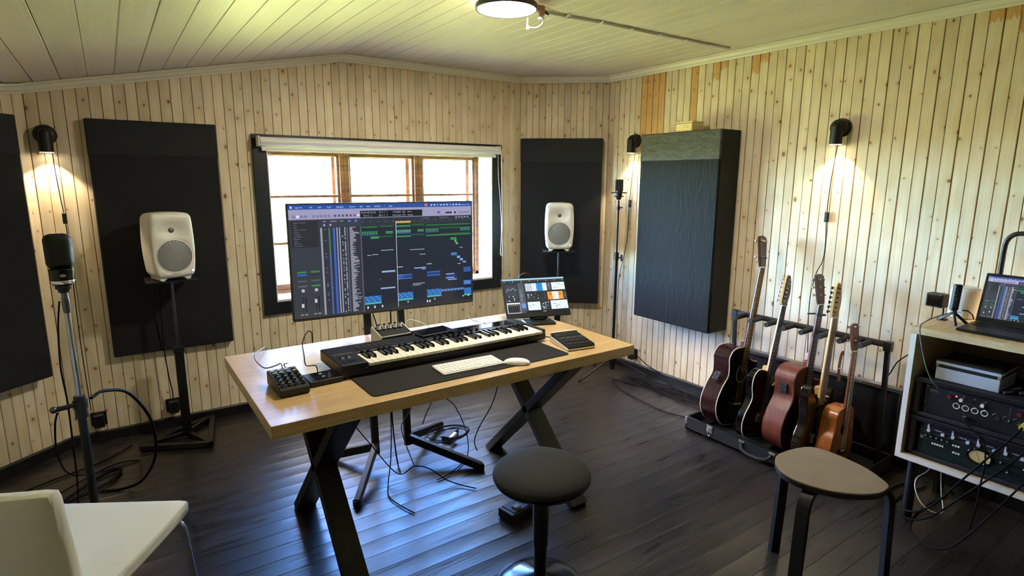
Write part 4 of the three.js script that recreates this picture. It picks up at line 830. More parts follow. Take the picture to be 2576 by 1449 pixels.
// portable monitor
const panelTex = canvasTex(1024, 640, (g, W, H) => {
  const R = (u0, v0, u1, v1, c) => { g.fillStyle = c; g.fillRect(u0 * W, v0 * H, (u1 - u0) * W, (v1 - v0) * H); }, r = mulberry(5);
  const dots = (u0, v0, u1, v1, n, c) => { for (let k = 0; k < n; k++) { g.fillStyle = c; g.beginPath(); g.arc((u0 + (u1 - u0) * r()) * W, (v0 + (v1 - v0) * r()) * H, 5 + r() * 7, 0, 7); g.fill(); } };
  R(0, 0, 1, 1, '#2a2e34'); R(0, 0, 1, 0.045, '#9fd2f2'); R(0, 0.045, 1, 0.11, '#23262b'); for (let k = 0; k < 22; k++) R(0.02 + k * 0.045, 0.07, 0.04 + k * 0.045, 0.088, k % 3 ? '#70767e' : '#dfe3e8');
  R(0, 0.12, 0.22, 1, '#30353c'); R(0.03, 0.2, 0.21, 0.5, '#3f464f'); g.strokeStyle = '#e4e9ee'; g.lineWidth = 4; g.beginPath(); for (let k = 0; k <= 20; k++) g.lineTo((0.04 + k * 0.0085) * W, (0.3 - 0.03 * Math.sin(k * 0.6) - (k < 4 ? -0.02 * (4 - k) : 0)) * H); g.stroke();
  dots(0.03, 0.5, 0.2, 0.66, 10, '#cfd6dd'); R(0.02, 0.69, 0.23, 0.99, '#e8ebee'); R(0.03, 0.73, 0.225, 0.975, '#3a3c40'); for (let k = 0; k < 5; k++) R(0.045 + k * 0.033, 0.79, 0.058 + k * 0.033, 0.95, '#17181b'); for (let k = 0; k < 5; k++) R(0.042 + k * 0.033, 0.75, 0.06 + k * 0.033, 0.775, '#a39474');
  R(0.23, 0.12, 0.33, 1, '#50565f'); for (let k = 0; k < 30; k++) R(0.25, 0.32 + k * 0.018, 0.25 + 0.06 * r(), 0.33 + k * 0.018, '#8b929c'); R(0.25, 0.72, 0.32, 0.86, '#6f93d4');
  const unit = (u0, v0, u1, v1, c, n, d) => { R(u0, v0, u1, v1, c); dots(u0 + 0.02, v0 + 0.03, u1 - 0.02, v1 - 0.03, n, d); };
  unit(0.35, 0.15, 0.46, 0.38, '#bfc8dc', 3, '#8f99b0'); unit(0.46, 0.15, 0.7, 0.38, '#dfeaf2', 3, '#b9c6d2'); R(0.53, 0.15, 0.63, 0.38, '#2f8fdc'); dots(0.54, 0.18, 0.6, 0.26, 1, '#14385c'); unit(0.71, 0.15, 0.77, 0.36, '#565b62', 5, '#8a9098'); unit(0.78, 0.15, 0.995, 0.37, '#e6eef2', 9, '#9aa9b6');
  unit(0.35, 0.42, 0.66, 0.64, '#3b4047', 9, '#d8dde2'); for (let k = 0; k < 6; k++) R(0.44 + k * 0.033, 0.43, 0.462 + k * 0.033, 0.6, '#23272c'); R(0.69, 0.42, 0.77, 0.65, '#ef9a3c'); R(0.77, 0.42, 0.87, 0.65, '#f2ece6'); R(0.87, 0.42, 0.945, 0.65, '#ef9a3c'); dots(0.7, 0.47, 0.76, 0.53, 2, '#7a2f12'); dots(0.79, 0.46, 0.86, 0.53, 2, '#4b5560'); dots(0.88, 0.47, 0.94, 0.53, 2, '#7a2f12'); unit(0.955, 0.43, 1, 0.64, '#4a4f56', 2, '#8a9098');
  unit(0.35, 0.69, 0.55, 0.93, '#e2ebee', 4, '#8fa0ab'); unit(0.56, 0.69, 0.71, 0.93, '#343a41', 16, '#c4ccd3'); unit(0.72, 0.68, 0.995, 0.93, '#e4edf0', 10, '#8b98a3'); R(0.3, 0.95, 0.99, 0.99, '#1d2024'); R(0.58, 0.965, 0.63, 0.978, '#d5d9de');
});
{
  const P = thing('portable_monitor', 'small monitor showing rows of plug-in panels, leaning back on the desk', 'monitor', [1.844, 0.877, -2.416]);
  const tiltG = new THREE.Euler(-32.5 * D2R, -20 * D2R, 0.01, 'YXZ'), q = new THREE.Quaternion().setFromEuler(tiltG);
  const put = (g) => g.applyQuaternion(q);
  part('housing', [put(at(rbox(0.36, 0.226, 0.009, 0.003), 0, 0, -0.005))], M.blackPlastic, P);
  part('chin', [put(at(rbox(0.358, 0.022, 0.004, 0.001), 0, -0.1015, 0.0005))], M.blackPlastic, P);
  part('screen', [put(screenPlane(0.35, 0.198).translate(0, 0.0105, 0.0004))], screenMat(panelTex, 0.5), P, 'screen with white, blue and orange panels');
  part('arm', [rod([-0.008, -0.088, 0.022], [-0.022, -0.116, 0.045], 0.013, 14), put(at(rbox(0.1, 0.08, 0.016, 0.006), 0, -0.078, -0.018)), put(at(rbox(0.07, 0.02, 0.018, 0.006), 0, -0.117, -0.012))], M.blackPlastic, P);
  part('base', [at(rbox(0.16, 0.012, 0.11, 0.005).rotateY(-0.35), -0.03, -0.1195, 0.065)], M.blackPlastic, P);
  part('handle_loop', [new THREE.TorusGeometry(0.03, 0.007, 8, 24, Math.PI).rotateY(-0.35).translate(-0.01, 0.085, -0.09)], M.blackPlastic, P);
}
{
  const C = thing('pad_controller', 'white-edged controller with black pads at the right end of the desk', 'controller', [1.69, TOP, -1.935], -0.17);
  const sh = new THREE.Shape([[-0.085, 0.001], [0.082, 0.001], [0.085, 0.006], [0.085, 0.01], [-0.074, 0.03], [-0.074, 0.047], [-0.083, 0.047], [-0.085, 0.044]].map((q) => new THREE.Vector2(...q)));
  part('base', [extrude(sh, 0.142, 0.0015, 1).rotateY(-Math.PI / 2).translate(0.071, 0, 0)], M.white, C);
  const sh2 = new THREE.Shape([[-0.072, 0.012], [0.084, 0.007], [0.084, 0.02], [0.078, 0.024], [-0.072, 0.0415]].map((q) => new THREE.Vector2(...q)));
  part('top', [extrude(sh2, 0.138, 0.002, 1).rotateY(-Math.PI / 2).translate(0.069, 0, 0)], M.blackPlastic, C);
  const pad = rbox(0.029, 0.003, 0.022, 0.0015, 1).rotateX(0.112);
  for (let r = 0; r < 4; r++) for (let c = 0; c < 4; c++) part('pad', pad, r === 2 ? M.darkGrey : M.blackSatin, C).position.set(-0.048 + c * 0.032, 0.0258 + (0.074 - (0.062 - r * 0.034)) * 0.112, 0.062 - r * 0.034);
}
cable('usb_cable', 'short black cable from the music keyboard to the pad controller', [[1.62, 0.772, -2.09], [1.635, 0.768, -2.07], [1.655, 0.768, -2.035], [1.668, 0.768, -2.018]], 0.0025, M.cable);
// ---------------------------------------------------------------- seats
{
  const S = thing('round_stool', 'round dark padded stool on a single black column in front of the desk', 'stool', [1.181, 0, -1.501]);
  part('seat_pad', [lathe([[0, 0.508], [0.06, 0.507], [0.11, 0.502], [0.15, 0.49], [0.172, 0.472], [0.177, 0.458], [0.174, 0.45], [0, 0.45]], 64)], std({ color: '#1f211e', roughness: 0.85, bumpMap: weave, bumpScale: 0.0004}), S);
  part('seat_shell', [lathe([[0.1755, 0.452], [0.176, 0.445], [0.168, 0.434], [0.12, 0.422], [0.05, 0.414], [0, 0.414]], 64)], M.blackGloss, S);
  part('column', [at(cyl(0.031, 0.0275, 0.24, 28), 0, 0.298, 0)], M.blackMetal, S);
  part('lower_column', [at(cyl(0.025, 0.0225, 0.14, 28), 0, 0.112, 0)], M.blackMetal, S);
  part('base', [lathe([[0, 0.062], [0.022, 0.06], [0.05, 0.05], [0.1, 0.04], [0.14, 0.026], [0.162, 0.011], [0.168, 0.003], [0.166, 0.0], [0, 0.0]], 72)], std({ color: '#1a1b1e', roughness: 0.18 }), S);
}
{
  const S = thing('triangular_stool', 'three-legged stool with a rounded triangular taupe seat and black bentwood legs', 'stool', [2.045, 0, -0.925]);
  // seat outline from corner to corner (x, z)
  const T = [[-0.02, -0.175], [0.13, -0.15], [0.168, -0.085], [0.155, 0.05], [0.1, 0.155], [0.055, 0.178], [-0.02, 0.165], [-0.11, 0.09], [-0.15, -0.02], [-0.12, -0.115]];
  const sh = splineShape(T.map(([x, z]) => [x, -z]), 90);
  part('seat_top', [extrude(sh, 0.006, 0.001, 1).rotateX(-Math.PI / 2).translate(0, 0.4545, 0)], std({ map: dataTex(256, 256, (u, v) => { const s = 1 + 0.04 * noise2(u * 90, v * 90) + 0.03 * noise2(u * 7, v * 7); return [132 * s, 118 * s, 102 * s]; }), roughness: 0.5 }), S, 'taupe laminate top');
  part('seat', [extrude(sh, 0.0185, 0.002, 2).rotateX(-Math.PI / 2).translate(0, 0.436, 0)], M.blackSatin, S);
  const leg = (ax, az, len) => {        // bent laminated leg leaving the seat in direction (ax, az)
    const l = Math.hypot(ax, az), ux = ax / l, uz = az / l, prof = [];
    const path = [[0.02, 0.4285], [len - 0.03, 0.4285], [len + 0.005, 0.42], [len + 0.028, 0.395], [len + 0.036, 0.35], [len + 0.042, 0.2], [len + 0.05, 0.0]];
    const c = new THREE.CatmullRomCurve3(path.map(([s, y]) => V(ux * s, y, uz * s)), false, 'catmullrom', 0.4), pts = c.getPoints(40), pos = [], tris = [];
    const hw = 0.021, ht = 0.0095, sx = -uz, sz = ux;
    const ring = pts.map((p, i) => { const t = c.getTangent(i / 40), nx = V(ux, 0, uz), up = V(sx, 0, sz).cross(t).normalize(); return [[1, 1], [1, -1], [-1, -1], [-1, 1]].map(([a, b]) => p.clone().addScaledVector(V(sx, 0, sz), a * hw).addScaledVector(up, b * ht)); });
    for (let i = 0; i < ring.length - 1; i++) for (let k = 0; k < 4; k++) { const a = ring[i][k], b = ring[i][(k + 1) % 4], d = ring[i + 1][k], e = ring[i + 1][(k + 1) % 4]; for (const v of [a, b, e, a, e, d]) pos.push(v.x, v.y, v.z); }
    const cap = (r, f) => { for (const k of f ? [0, 1, 2, 0, 2, 3] : [0, 2, 1, 0, 3, 2]) pos.push(r[k].x, r[k].y, r[k].z); };
    cap(ring[0], false); cap(ring[40], true);
    const g = new THREE.BufferGeometry(); g.setAttribute('position', new THREE.Float32BufferAttribute(pos, 3)); g.computeVertexNormals();
    return toCreasedNormals(g, 0.5);
  };
  part('leg', [leg(0.075, -0.215, 0.165)], M.blackSatin, S); part('leg', [leg(0.16, 0.165, 0.185)], M.blackSatin, S); part('leg', [leg(-0.17, 0.012, 0.128)], M.blackSatin, S);
}
{
  const leather = std({ color: '#dcdccb', roughness: 0.42, bumpMap: dataTex(256, 256, (u, v) => 0.5 + 0.3 * noise2(u * 60, v * 60), false), bumpScale: 0.00012 });
  const C = thing('white_chair', 'white leather dining chair with chrome legs beside the microphone stand', 'chair', [-0.188, 0, -1.93], -0.547);
  // local: the sitter looks along -z
  const seat = softBox(0.44, 0.05, 0.44, 0.016, 16, 6, 16, (x, y, z) => [x * (1 - 0.03 * (z / 0.22)), y + 0.012 * (z / 0.22) ** 2 * 0.4, z]);
  part('seat', [seat.translate(0, 0.445, 0)], leather, C);
  const back = softBox(0.42, 0.36, 0.05, 0.018, 14, 14, 6, (x, y, z) => [x * (1 - 0.05 * (y / 0.2)), y, z + 0.012 * (y / 0.2) + 0.02 * (x / 0.2) ** 2 * -1]);
  part('backrest', [back.translate(-0.07, 0.565, 0.205)], leather, C);
  part('seam', [tube([[-0.255, 0.737, 0.2], [-0.16, 0.744, 0.218], [0.02, 0.744, 0.218], [0.115, 0.737, 0.2]], 0.0018, 30, 6)], std({ color: '#c9c9b6', roughness: 0.6 }), C);
  for (const [sx, sz] of [[-1, -1], [1, -1], [-1, 1], [1, 1]]) part('leg', [tube([[sx * 0.1, 0.41, sz * 0.17], [sx * 0.175, 0.41, sz * 0.185], [sx * 0.196, 0.395, sz * 0.2], [sx * 0.203, 0.34, sz * 0.21], [sx * 0.212, 0.006, sz * 0.245]], 0.011, 40, 12)], M.chrome, C);
  part('under_frame', [at(rbox(0.34, 0.012, 0.36, 0.003), 0, 0.414, 0)], M.blackSatin, C);
}
// ---------------------------------------------------------------- guitar rack case and instruments
const tolex = std({ color: '#14161a', roughness: 0.5, bumpMap: dataTex(128, 128, (u, v) => 0.5 + 0.3 * noise2(u * 40, v * 40), false), bumpScale: 0.0006 });
const plush = std({ color: '#08080a', roughness: 0.95 });
const foam = std({ color: '#2b2b2c', roughness: 0.9, bumpMap: weave, bumpScale: 0.0006 });
{
  const C = thing('guitar_rack_case', 'open black hard case serving as a guitar rack with a padded bar', 'guitar rack', [3.005, 0, -1.625]);
  const X0 = -0.24, X1 = 0.245, Z0 = -0.475, Z1 = 0.475, H = 0.085;
  part('tray', [span(X0, X1, 0.004, 0.016, Z0, Z1, 0.003), span(X0, X0 + 0.012, 0.004, H, Z0, Z1, 0.003), span(X1 - 0.012, X1, 0.004, H, Z0, Z1, 0.003), span(X0, X1, 0.004, H, Z0, Z0 + 0.012, 0.003), span(X0, X1, 0.004, H, Z1 - 0.012, Z1, 0.003)], tolex, C);
  part('tray_lining', [span(X0 + 0.012, X1 - 0.012, 0.016, 0.024, Z0 + 0.012, Z1 - 0.012)], plush, C);
  part('edge_trim', [span(X0 - 0.001, X0 + 0.006, H - 0.003, H + 0.002, Z0, Z1), span(X0, X1, H - 0.003, H + 0.002, Z1 - 0.006, Z1 + 0.001), span(X0, X1, H - 0.003, H + 0.002, Z0 - 0.001, Z0 + 0.006)], M.darkSteel, C);
  // lid standing open against the wall
  const L = [0.245, 0.31];
  part('lid', [span(0.282, 0.292, 0.07, 0.435, Z0, Z1, 0.003), span(0.25, 0.29, 0.425, 0.437, Z0, Z1, 0.003), span(0.25, 0.29, 0.07, 0.437, Z0, Z0 + 0.012, 0.003), span(0.25, 0.29, 0.07, 0.437, Z1 - 0.012, Z1, 0.003)], tolex, C);
  part('lid_lining', [span(0.272, 0.282, 0.08, 0.425, Z0 + 0.012, Z1 - 0.012)], plush, C);
  part('lid_trim', [span(0.2475, 0.2505, 0.422, 0.44, Z0, Z1), span(0.247, 0.293, 0.437, 0.4395, Z0, Z1)], M.steel, C, 'aluminium edge of the lid');
  for (const z of [Z0, Z1]) part('corner', [at(rbox(0.022, 0.05, 0.022, 0.005), X0 + 0.009, 0.062, z * 0.985)], M.steel, C);
  for (const z of [-0.3, 0.16]) {
    const l = part('latch', [at(rbox(0.004, 0.044, 0.04, 0.0015), X0 - 0.002, 0.064, z), at(rbox(0.01, 0.024, 0.026, 0.003), X0 - 0.005, 0.064, z)], M.chrome, C);
    part('latch_ring', [new THREE.TorusGeometry(0.011, 0.0022, 8, 20).scale(0.8, 1.4, 1).rotateY(Math.PI / 2).translate(X0 - 0.006, 0.038, z)], M.chrome, l);
  }
  const h = part('handle', [tube([[X0 - 0.004, 0.055, -0.09], [X0 - 0.024, 0.034, -0.07], [X0 - 0.03, 0.026, -0.03], [X0 - 0.03, 0.026, 0.03], [X0 - 0.024, 0.034, 0.07], [X0 - 0.004, 0.055, 0.09]], 0.009, 40, 10)], M.blackRubber, C);
  for (const z of [-0.09, 0.09]) part('handle_bracket', [at(rbox(0.005, 0.014, 0.034, 0.002), X0 - 0.002, 0.068, z)], M.chrome, h);
  // upright frame with the padded bar
  for (const z of [-0.445, 0.425]) { part('upright', [bar([0.19, 0.02, z], [0.145, 0.66, z], 0.022, 0.022, [0, 0, 1], 0.002)], M.blackMetal, C); part('upright_joint', [at(rbox(0.034, 0.05, 0.036, 0.003), 0.145, 0.682, z)], M.blackPlastic, C); }
  part('padded_bar', [rod([0.145, 0.69, -0.43], [0.145, 0.69, 0.41], 0.016, 18)], foam, C);
  for (let k = 0; k < 8; k++) { const z = -0.365 + k * 0.1015; part('padded_arm', [rod([0.145, 0.69, z], [0.02, 0.687, z], 0.0142, 18)], foam, C); }
}
const rosewood = std({ color: '#2c1c14', roughness: 0.5 });
const maple = std({ color: '#d9b071', roughness: 0.3 });
const boneMat = std({ color: '#ece5d2', roughness: 0.4 });
function veneer(base, dark, seed) { return dataTex(128, 512, (u, v) => { const g = noise2(u * 18 + seed, v * 3), f = noise2(u * 70 + seed, v * 9), s = noise2(u * 6, v * 40 + seed); return mix3(base, dark, clamp(0.4 + 0.3 * g + 0.2 * f + 0.1 * s)); }); }
// local axes: y up the neck from the bottom of the body, +z out of the face
function guitar(o) {
  const lift = Math.max(...splineShape(o.outline, 140).getPoints().map((p) => p.x * Math.sin(o.lean) - p.y * Math.cos(o.lean)));
  const G = thing(o.name, o.label, o.category, [o.pos[0], o.pos[1] + lift + (o.binding ? 0.0055 : 0.002), o.pos[2]], 0, undefined);
  G.rotation.set(o.pitch ?? 0, o.turn ?? 0, -o.lean, 'YXZ');
  const d = o.depth, shape = splineShape(o.outline, 140), pts = shape.getPoints();
  const grain = (g) => { const p = prep(g), q = p.attributes.position, uv = p.attributes.uv; for (let i = 0; i < q.count; i++) uv.setXY(i, (q.getZ(i) + q.getX(i)) * 4, q.getY(i) * 1.6); return p; };
  const inset = new THREE.Shape(pts.map((p) => new THREE.Vector2(p.x * 0.982, (p.y - o.bodyLen / 2) * 0.985 + o.bodyLen / 2)));
  if (o.hole) {
    // hollow box: sides and back, and a face with a real opening into the body
    const rim = new THREE.Shape(pts), inner = pts.map((p) => new THREE.Vector2(p.x * 0.955, (p.y - o.bodyLen / 2) * 0.965 + o.bodyLen / 2));
    rim.holes.push(new THREE.Path(inner.slice().reverse()));
    part('body', [grain(extrude(rim, d, 0.002, 1).translate(0, 0, -d)), grain(extrude(new THREE.Shape(pts), 0.004, 0.0015, 1).translate(0, 0, -d))], o.sideMat, G);
    const ring = []; for (let k = 0; k < 40; k++) { const a = -(k / 40) * Math.PI * 2; ring.push(new THREE.Vector2(o.hole[1] * Math.cos(a), o.hole[0] + o.hole[1] * Math.sin(a))); }
    inset.holes.push(new THREE.Path(ring));
    part('face', [grain(extrude(inset, 0.003, 0).translate(0, 0, -0.0012))], o.faceMat, G);
  } else {
    part('body', [grain(extrude(shape, d, 0.004, 2).translate(0, 0, -d))], o.sideMat, G);
    part('face', [grain(extrude(inset, 0.003, 0.0008, 1).translate(0, 0, -0.0012))], o.faceMat, G);
  }
  if (o.binding) for (const z of o.backBinding ? [-0.003, -d + 0.003] : [-0.003]) part('binding', [new THREE.TubeGeometry(new THREE.CatmullRomCurve3(pts.filter((_, i) => i % 2 === 0).map((p) => V(p.x, p.y, z)), true), 160, 0.0032, 6, true)], boneMat, G, 'cream binding');
  const nut = o.nut, y0 = o.neckJoin;
  const taper = (w0, w1, ya, yb, t, z) => { const s = new THREE.Shape([[-w0 / 2, ya], [w0 / 2, ya], [w1 / 2, yb], [-w1 / 2, yb]].map((q) => new THREE.Vector2(...q))); return extrude(s, t, 0.0006, 1).translate(0, 0, z); };
  const wN = o.nutWidth, wB = wN * 1.28;
  // neck: rounded back
  const ng = new THREE.CylinderGeometry(wN / 2, wB / 2, nut - y0 + 0.02, 20, 1, false, Math.PI / 2, Math.PI).scale(1, 1, 0.72).translate(0, (nut + y0 - 0.02) / 2, 0.002);
  part('neck', [ng, rbox(wN * 1.02, 0.05, 0.04, 0.01).translate(0, y0 + 0.012, -0.018)], o.neckMat, G);
  part('fretboard', [taper(wB, wN, o.boardEnd, nut, 0.005, 0.0015)], o.boardMat, G);
  const frets = [], L = nut - o.bridge;
  for (let k = 1; k <= 20; k++) { const y = nut - L * (1 - Math.pow(2, -k / 12)); if (y < o.boardEnd + 0.004) break; const w = mix(wN, wB, (nut - y) / (nut - o.boardEnd)); frets.push(at(box(w, 0.0018, 0.0012), 0, y, 0.0068)); }
  part('frets', frets, M.steel, G);
  part('nut', [at(rbox(wN, 0.005, 0.009, 0.001), 0, nut + 0.002, 0.0042)], boneMat, G);
  // headstock, tilted back
  const H = part('headstock', [(() => { const g = extrude(splineShape(o.head.map(([x, y]) => [x, y]), 80), 0.014, 0.0015, 1).translate(0, 0, -0.012); g.rotateX(-o.headTilt); return g.translate(0, nut + 0.003, 0.0035); })()], o.headMat, G);
  if (o.headFace) part('head_veneer', [(() => { const g = extrude(splineShape(o.head.map(([x, y]) => [x * 0.95, y * 0.985]), 80), 0.0015, 0).translate(0, 0, 0.0016); g.rotateX(-o.headTilt); return g.translate(0, nut + 0.003, 0.0035); })()], o.headFace, H);
  if (o.headText) part('name_print', [(() => { const g = lettering(o.headText, 0.0125, 0.0006, fontR).translate(0, o.headLen - 0.03, 0.003); g.rotateX(-o.headTilt); return g.translate(0, nut + 0.003, 0.0035); })()], boneMat, H);
  for (const [tx, ty, s] of o.tuners) {
    const t = [at(cyl(0.0035, 0.0035, 0.018, 12).rotateX(Math.PI / 2), tx, ty, 0.006), rod([tx, ty, -0.014], [tx + s * 0.026, ty, -0.014], 0.0026, 8), at(rbox(0.012, 0.016, 0.007, 0.003), tx + s * 0.03, ty, -0.014), at(rbox(0.012, 0.012, 0.008, 0.002), tx, ty, -0.013)];
    t.forEach((g) => { g.rotateX(-o.headTilt); g.translate(0, nut + 0.003, 0.0035); });
    part('tuner', t, o.tunerMat, H);
  }
  if (o.hole) {
    part('rosette', [new THREE.RingGeometry(o.hole[1] * 1.02, o.hole[1] * 1.2, 48).translate(0, o.hole[0], 0.0021)], o.rosette ?? M.grey, G);
  }
  if (o.acoustic) { part('bridge', [at(rbox(o.bridgeWidth, 0.026, 0.008, 0.002), 0, o.bridge - 0.006, 0.0052)], rosewood, G); part('saddle', [at(rbox(o.bridgeWidth * 0.5, 0.003, 0.006, 0.001), 0, o.bridge, 0.011)], boneMat, G); }
  else part('bridge', [at(rbox(0.085, 0.042, 0.008, 0.002), 0, o.bridge - 0.01, 0.005), at(rbox(0.08, 0.02, 0.012, 0.003), 0, o.bridge + 0.012, 0.008)], M.chrome, G);
  for (let k = 0; k < o.strings; k++) { const f = k / (o.strings - 1) - 0.5; part('string', [rod([f * wB * 0.95, o.bridge, 0.0125], [f * wN * 0.8, nut, 0.0085], o.gauge ?? 0.0008, 5)], o.stringMat ?? M.steel, G); }
  for (const y of o.pickups ?? []) part('pickup', [at(rbox(0.075, 0.03, 0.008, 0.003), 0, y, 0.004)], M.blackGloss, G);
  if (o.preamp) { const [px, py] = o.preamp; const P = part('preamp_panel', [at(rbox(0.004, 0.056, 0.042, 0.0015).rotateZ(o.preampTurn ?? 0), px, py, -d / 2)], M.blackRubber, G); for (let k = 0; k < 4; k++) part('slider', [at(rbox(0.006, 0.005, 0.007, 0.001).rotateZ(o.preampTurn ?? 0), px - 0.002 + (k - 1.5) * 0.012 * -Math.sin(o.preampTurn ?? 0), py - 0.018 + k * 0.012, -d / 2 + (k % 2 ? 0.01 : -0.01))], M.steel, P); }
  for (const [kx, ky] of o.knobs ?? []) part('knob', [at(cyl(0.009, 0.01, 0.015, 18).rotateX(Math.PI / 2), kx, ky, 0.01)], M.chrome, G);
  return G;
}
// half outline mirrored; cut > 0 hollows the upper right for a cutaway
function acousticOutline(len, lower, waist, upper, cut) {
  const R = [[0.0, 0.0], [0.55, 0.015], [0.9, 0.14], [1.0, 0.3], [0.86, 0.48]].map(([x, y]) => [x * lower, y * len]);
  const up = [[waist, 0.63], [upper * 0.92, 0.76], [upper, 0.86], [upper * 0.8, 0.96], [upper * 0.35, 1.0], [0.02, 1.0]].map(([x, y], i) => [i === 0 ? waist : x, y * len]);
  const right = cut ? [[waist, 0.63 * len], [upper * 0.95, 0.74 * len], [upper * 1.0, 0.82 * len], [upper * 0.7, 0.83 * len], [upper * 0.38, 0.87 * len], [upper * 0.3, 0.97 * len], [0.02, len]] : up;
  const left = [...R.slice(1), ...up.slice(0, -1)].map(([x, y]) => [-x, y]).reverse();
  return [...R, ...right, ...left];
}
const headSym = (w, l) => [[-w * 0.5, 0], [w * 0.5, 0], [w * 0.75, l * 0.18], [w * 0.85, l * 0.5], [w * 0.92, l * 0.9], [w * 0.6, l * 0.97], [0, l], [-w * 0.6, l * 0.97], [-w * 0.92, l * 0.9], [-w * 0.85, l * 0.5], [-w * 0.75, l * 0.18]];
const headLine = (w, l) => [[-w * 0.5, 0], [w * 0.5, 0], [w * 0.52, l * 0.12], [w * 0.78, l * 0.4], [w * 0.74, l * 0.65], [w * 0.55, l * 0.85], [w * 0.25, l * 0.985], [-w * 0.1, l], [-w * 0.42, l * 0.9], [-w * 0.68, l * 0.3], [-w * 0.7, l * 0.14]];
const symTuners = (n, w, l) => { const t = []; for (let k = 0; k < n; k++) for (const s of [-1, 1]) t.push([s * w * 0.55, l * (0.3 + 0.5 * (n > 1 ? k / (n - 1) : 0)), s]); return t; };
const gloss = (t, r = 0.12) => std(typeof t === 'string' ? { color: t, roughness: r } : { map: t, roughness: r });
const TRAY = 0.024;
guitar({
  name: 'bass_guitar', label: 'black-topped acoustic bass guitar with four strings and cream binding in the guitar rack', category: 'guitar', pos: [2.975, TRAY, -1.922], lean: 0.19,
  outline: acousticOutline(0.475, 0.192, 0.125, 0.145, true), bodyLen: 0.475, depth: 0.115, binding: true, backBinding: true, sideMat: gloss(veneer([52, 24, 20], [30, 13, 11], 3), 0.18), faceMat: gloss('#0a0807', 0.1),
  neckMat: gloss('#5a2c1c', 0.25), boardMat: rosewood, nut: 0.965, neckJoin: 0.47, boardEnd: 0.33, bridge: 0.13, nutWidth: 0.042, strings: 4, gauge: 0.0014, stringMat: M.gold, acoustic: true, bridgeWidth: 0.15, hole: [0.315, 0.047],
  head: headSym(0.042, 0.19), headLen: 0.19, headTilt: 0.2, headMat: gloss('#3a1c14', 0.2), headFace: gloss('#35180f', 0.2), headText: 'Ibanez', tuners: symTuners(2, 0.042, 0.19), tunerMat: M.chrome, preamp: [-0.163, 0.29], preampTurn: -0.5,
});
guitar({
  name: 'electric_guitar', label: 'glossy black electric guitar with white binding and a pale maple headstock edge', category: 'guitar', pos: [2.92, TRAY, -1.728], lean: 0.215,
  outline: [[0, 0], [0.1, 0.008], [0.158, 0.07], [0.16, 0.14], [0.118, 0.22], [0.128, 0.3], [0.142, 0.345], [0.11, 0.352], [0.07, 0.31], [0.04, 0.33], [0.028, 0.38], [-0.03, 0.395], [-0.1, 0.398], [-0.138, 0.36], [-0.138, 0.3], [-0.114, 0.23], [-0.15, 0.15], [-0.163, 0.09], [-0.14, 0.03], [-0.09, 0.005]],
  bodyLen: 0.398, depth: 0.045, binding: true, sideMat: gloss('#070707', 0.08), faceMat: gloss('#060606', 0.07), neckMat: maple, boardMat: rosewood, nut: 0.775, neckJoin: 0.385, boardEnd: 0.31, bridge: 0.13, nutWidth: 0.042, strings: 6,
  head: headLine(0.05, 0.175), headLen: 0.175, headTilt: 0.05, headMat: maple, headFace: gloss('#0b0b0b', 0.1), tuners: [0, 1, 2, 3, 4, 5].map((k) => [-0.027 + k * 0.004, 0.025 + k * 0.0245, -1]), tunerMat: M.chrome, pickups: [0.285, 0.19], knobs: [[0.08, 0.1], [0.09, 0.06]],
});
const capoG = guitar({
  name: 'acoustic_guitar', label: 'reddish mahogany acoustic guitar with a capo on its neck', category: 'guitar', pos: [2.995, TRAY, -1.53], lean: 0.13,
  outline: acousticOutline(0.47, 0.188, 0.122, 0.14, true), bodyLen: 0.47, depth: 0.112, sideMat: gloss(veneer([124, 64, 46], [84, 40, 29], 8), 0.38), faceMat: gloss(veneer([74, 40, 30], [52, 26, 20], 12), 0.3),
  neckMat: gloss('#6b3a26', 0.35), boardMat: rosewood, nut: 0.815, neckJoin: 0.465, boardEnd: 0.34, bridge: 0.165, nutWidth: 0.043, strings: 6, acoustic: true, bridgeWidth: 0.16, hole: [0.315, 0.05], rosette: gloss('#3a2418', 0.4),
  head: headSym(0.043, 0.165), headLen: 0.165, headTilt: 0.22, headMat: gloss('#4a2c22', 0.35), headFace: gloss('#3a241d', 0.4), tuners: symTuners(3, 0.043, 0.165), tunerMat: M.chrome, preamp: [-0.133, 0.345], preampTurn: 0.1,
});
{
  const K = thing('capo', 'black and silver capo clamped on the mahogany guitar neck', 'capo', [3.093, 0.79, -1.53]);
  K.rotation.z = -0.13;
  part('top_bar', [at(rbox(0.062, 0.011, 0.009, 0.003), 0, 0, 0.0185)], M.blackPlastic, K);
  part('lever', [at(rbox(0.075, 0.009, 0.01, 0.003), -0.03, 0.0, -0.026), at(rbox(0.008, 0.01, 0.05, 0.003), 0.034, 0, -0.004)], M.darkSteel, K);
}
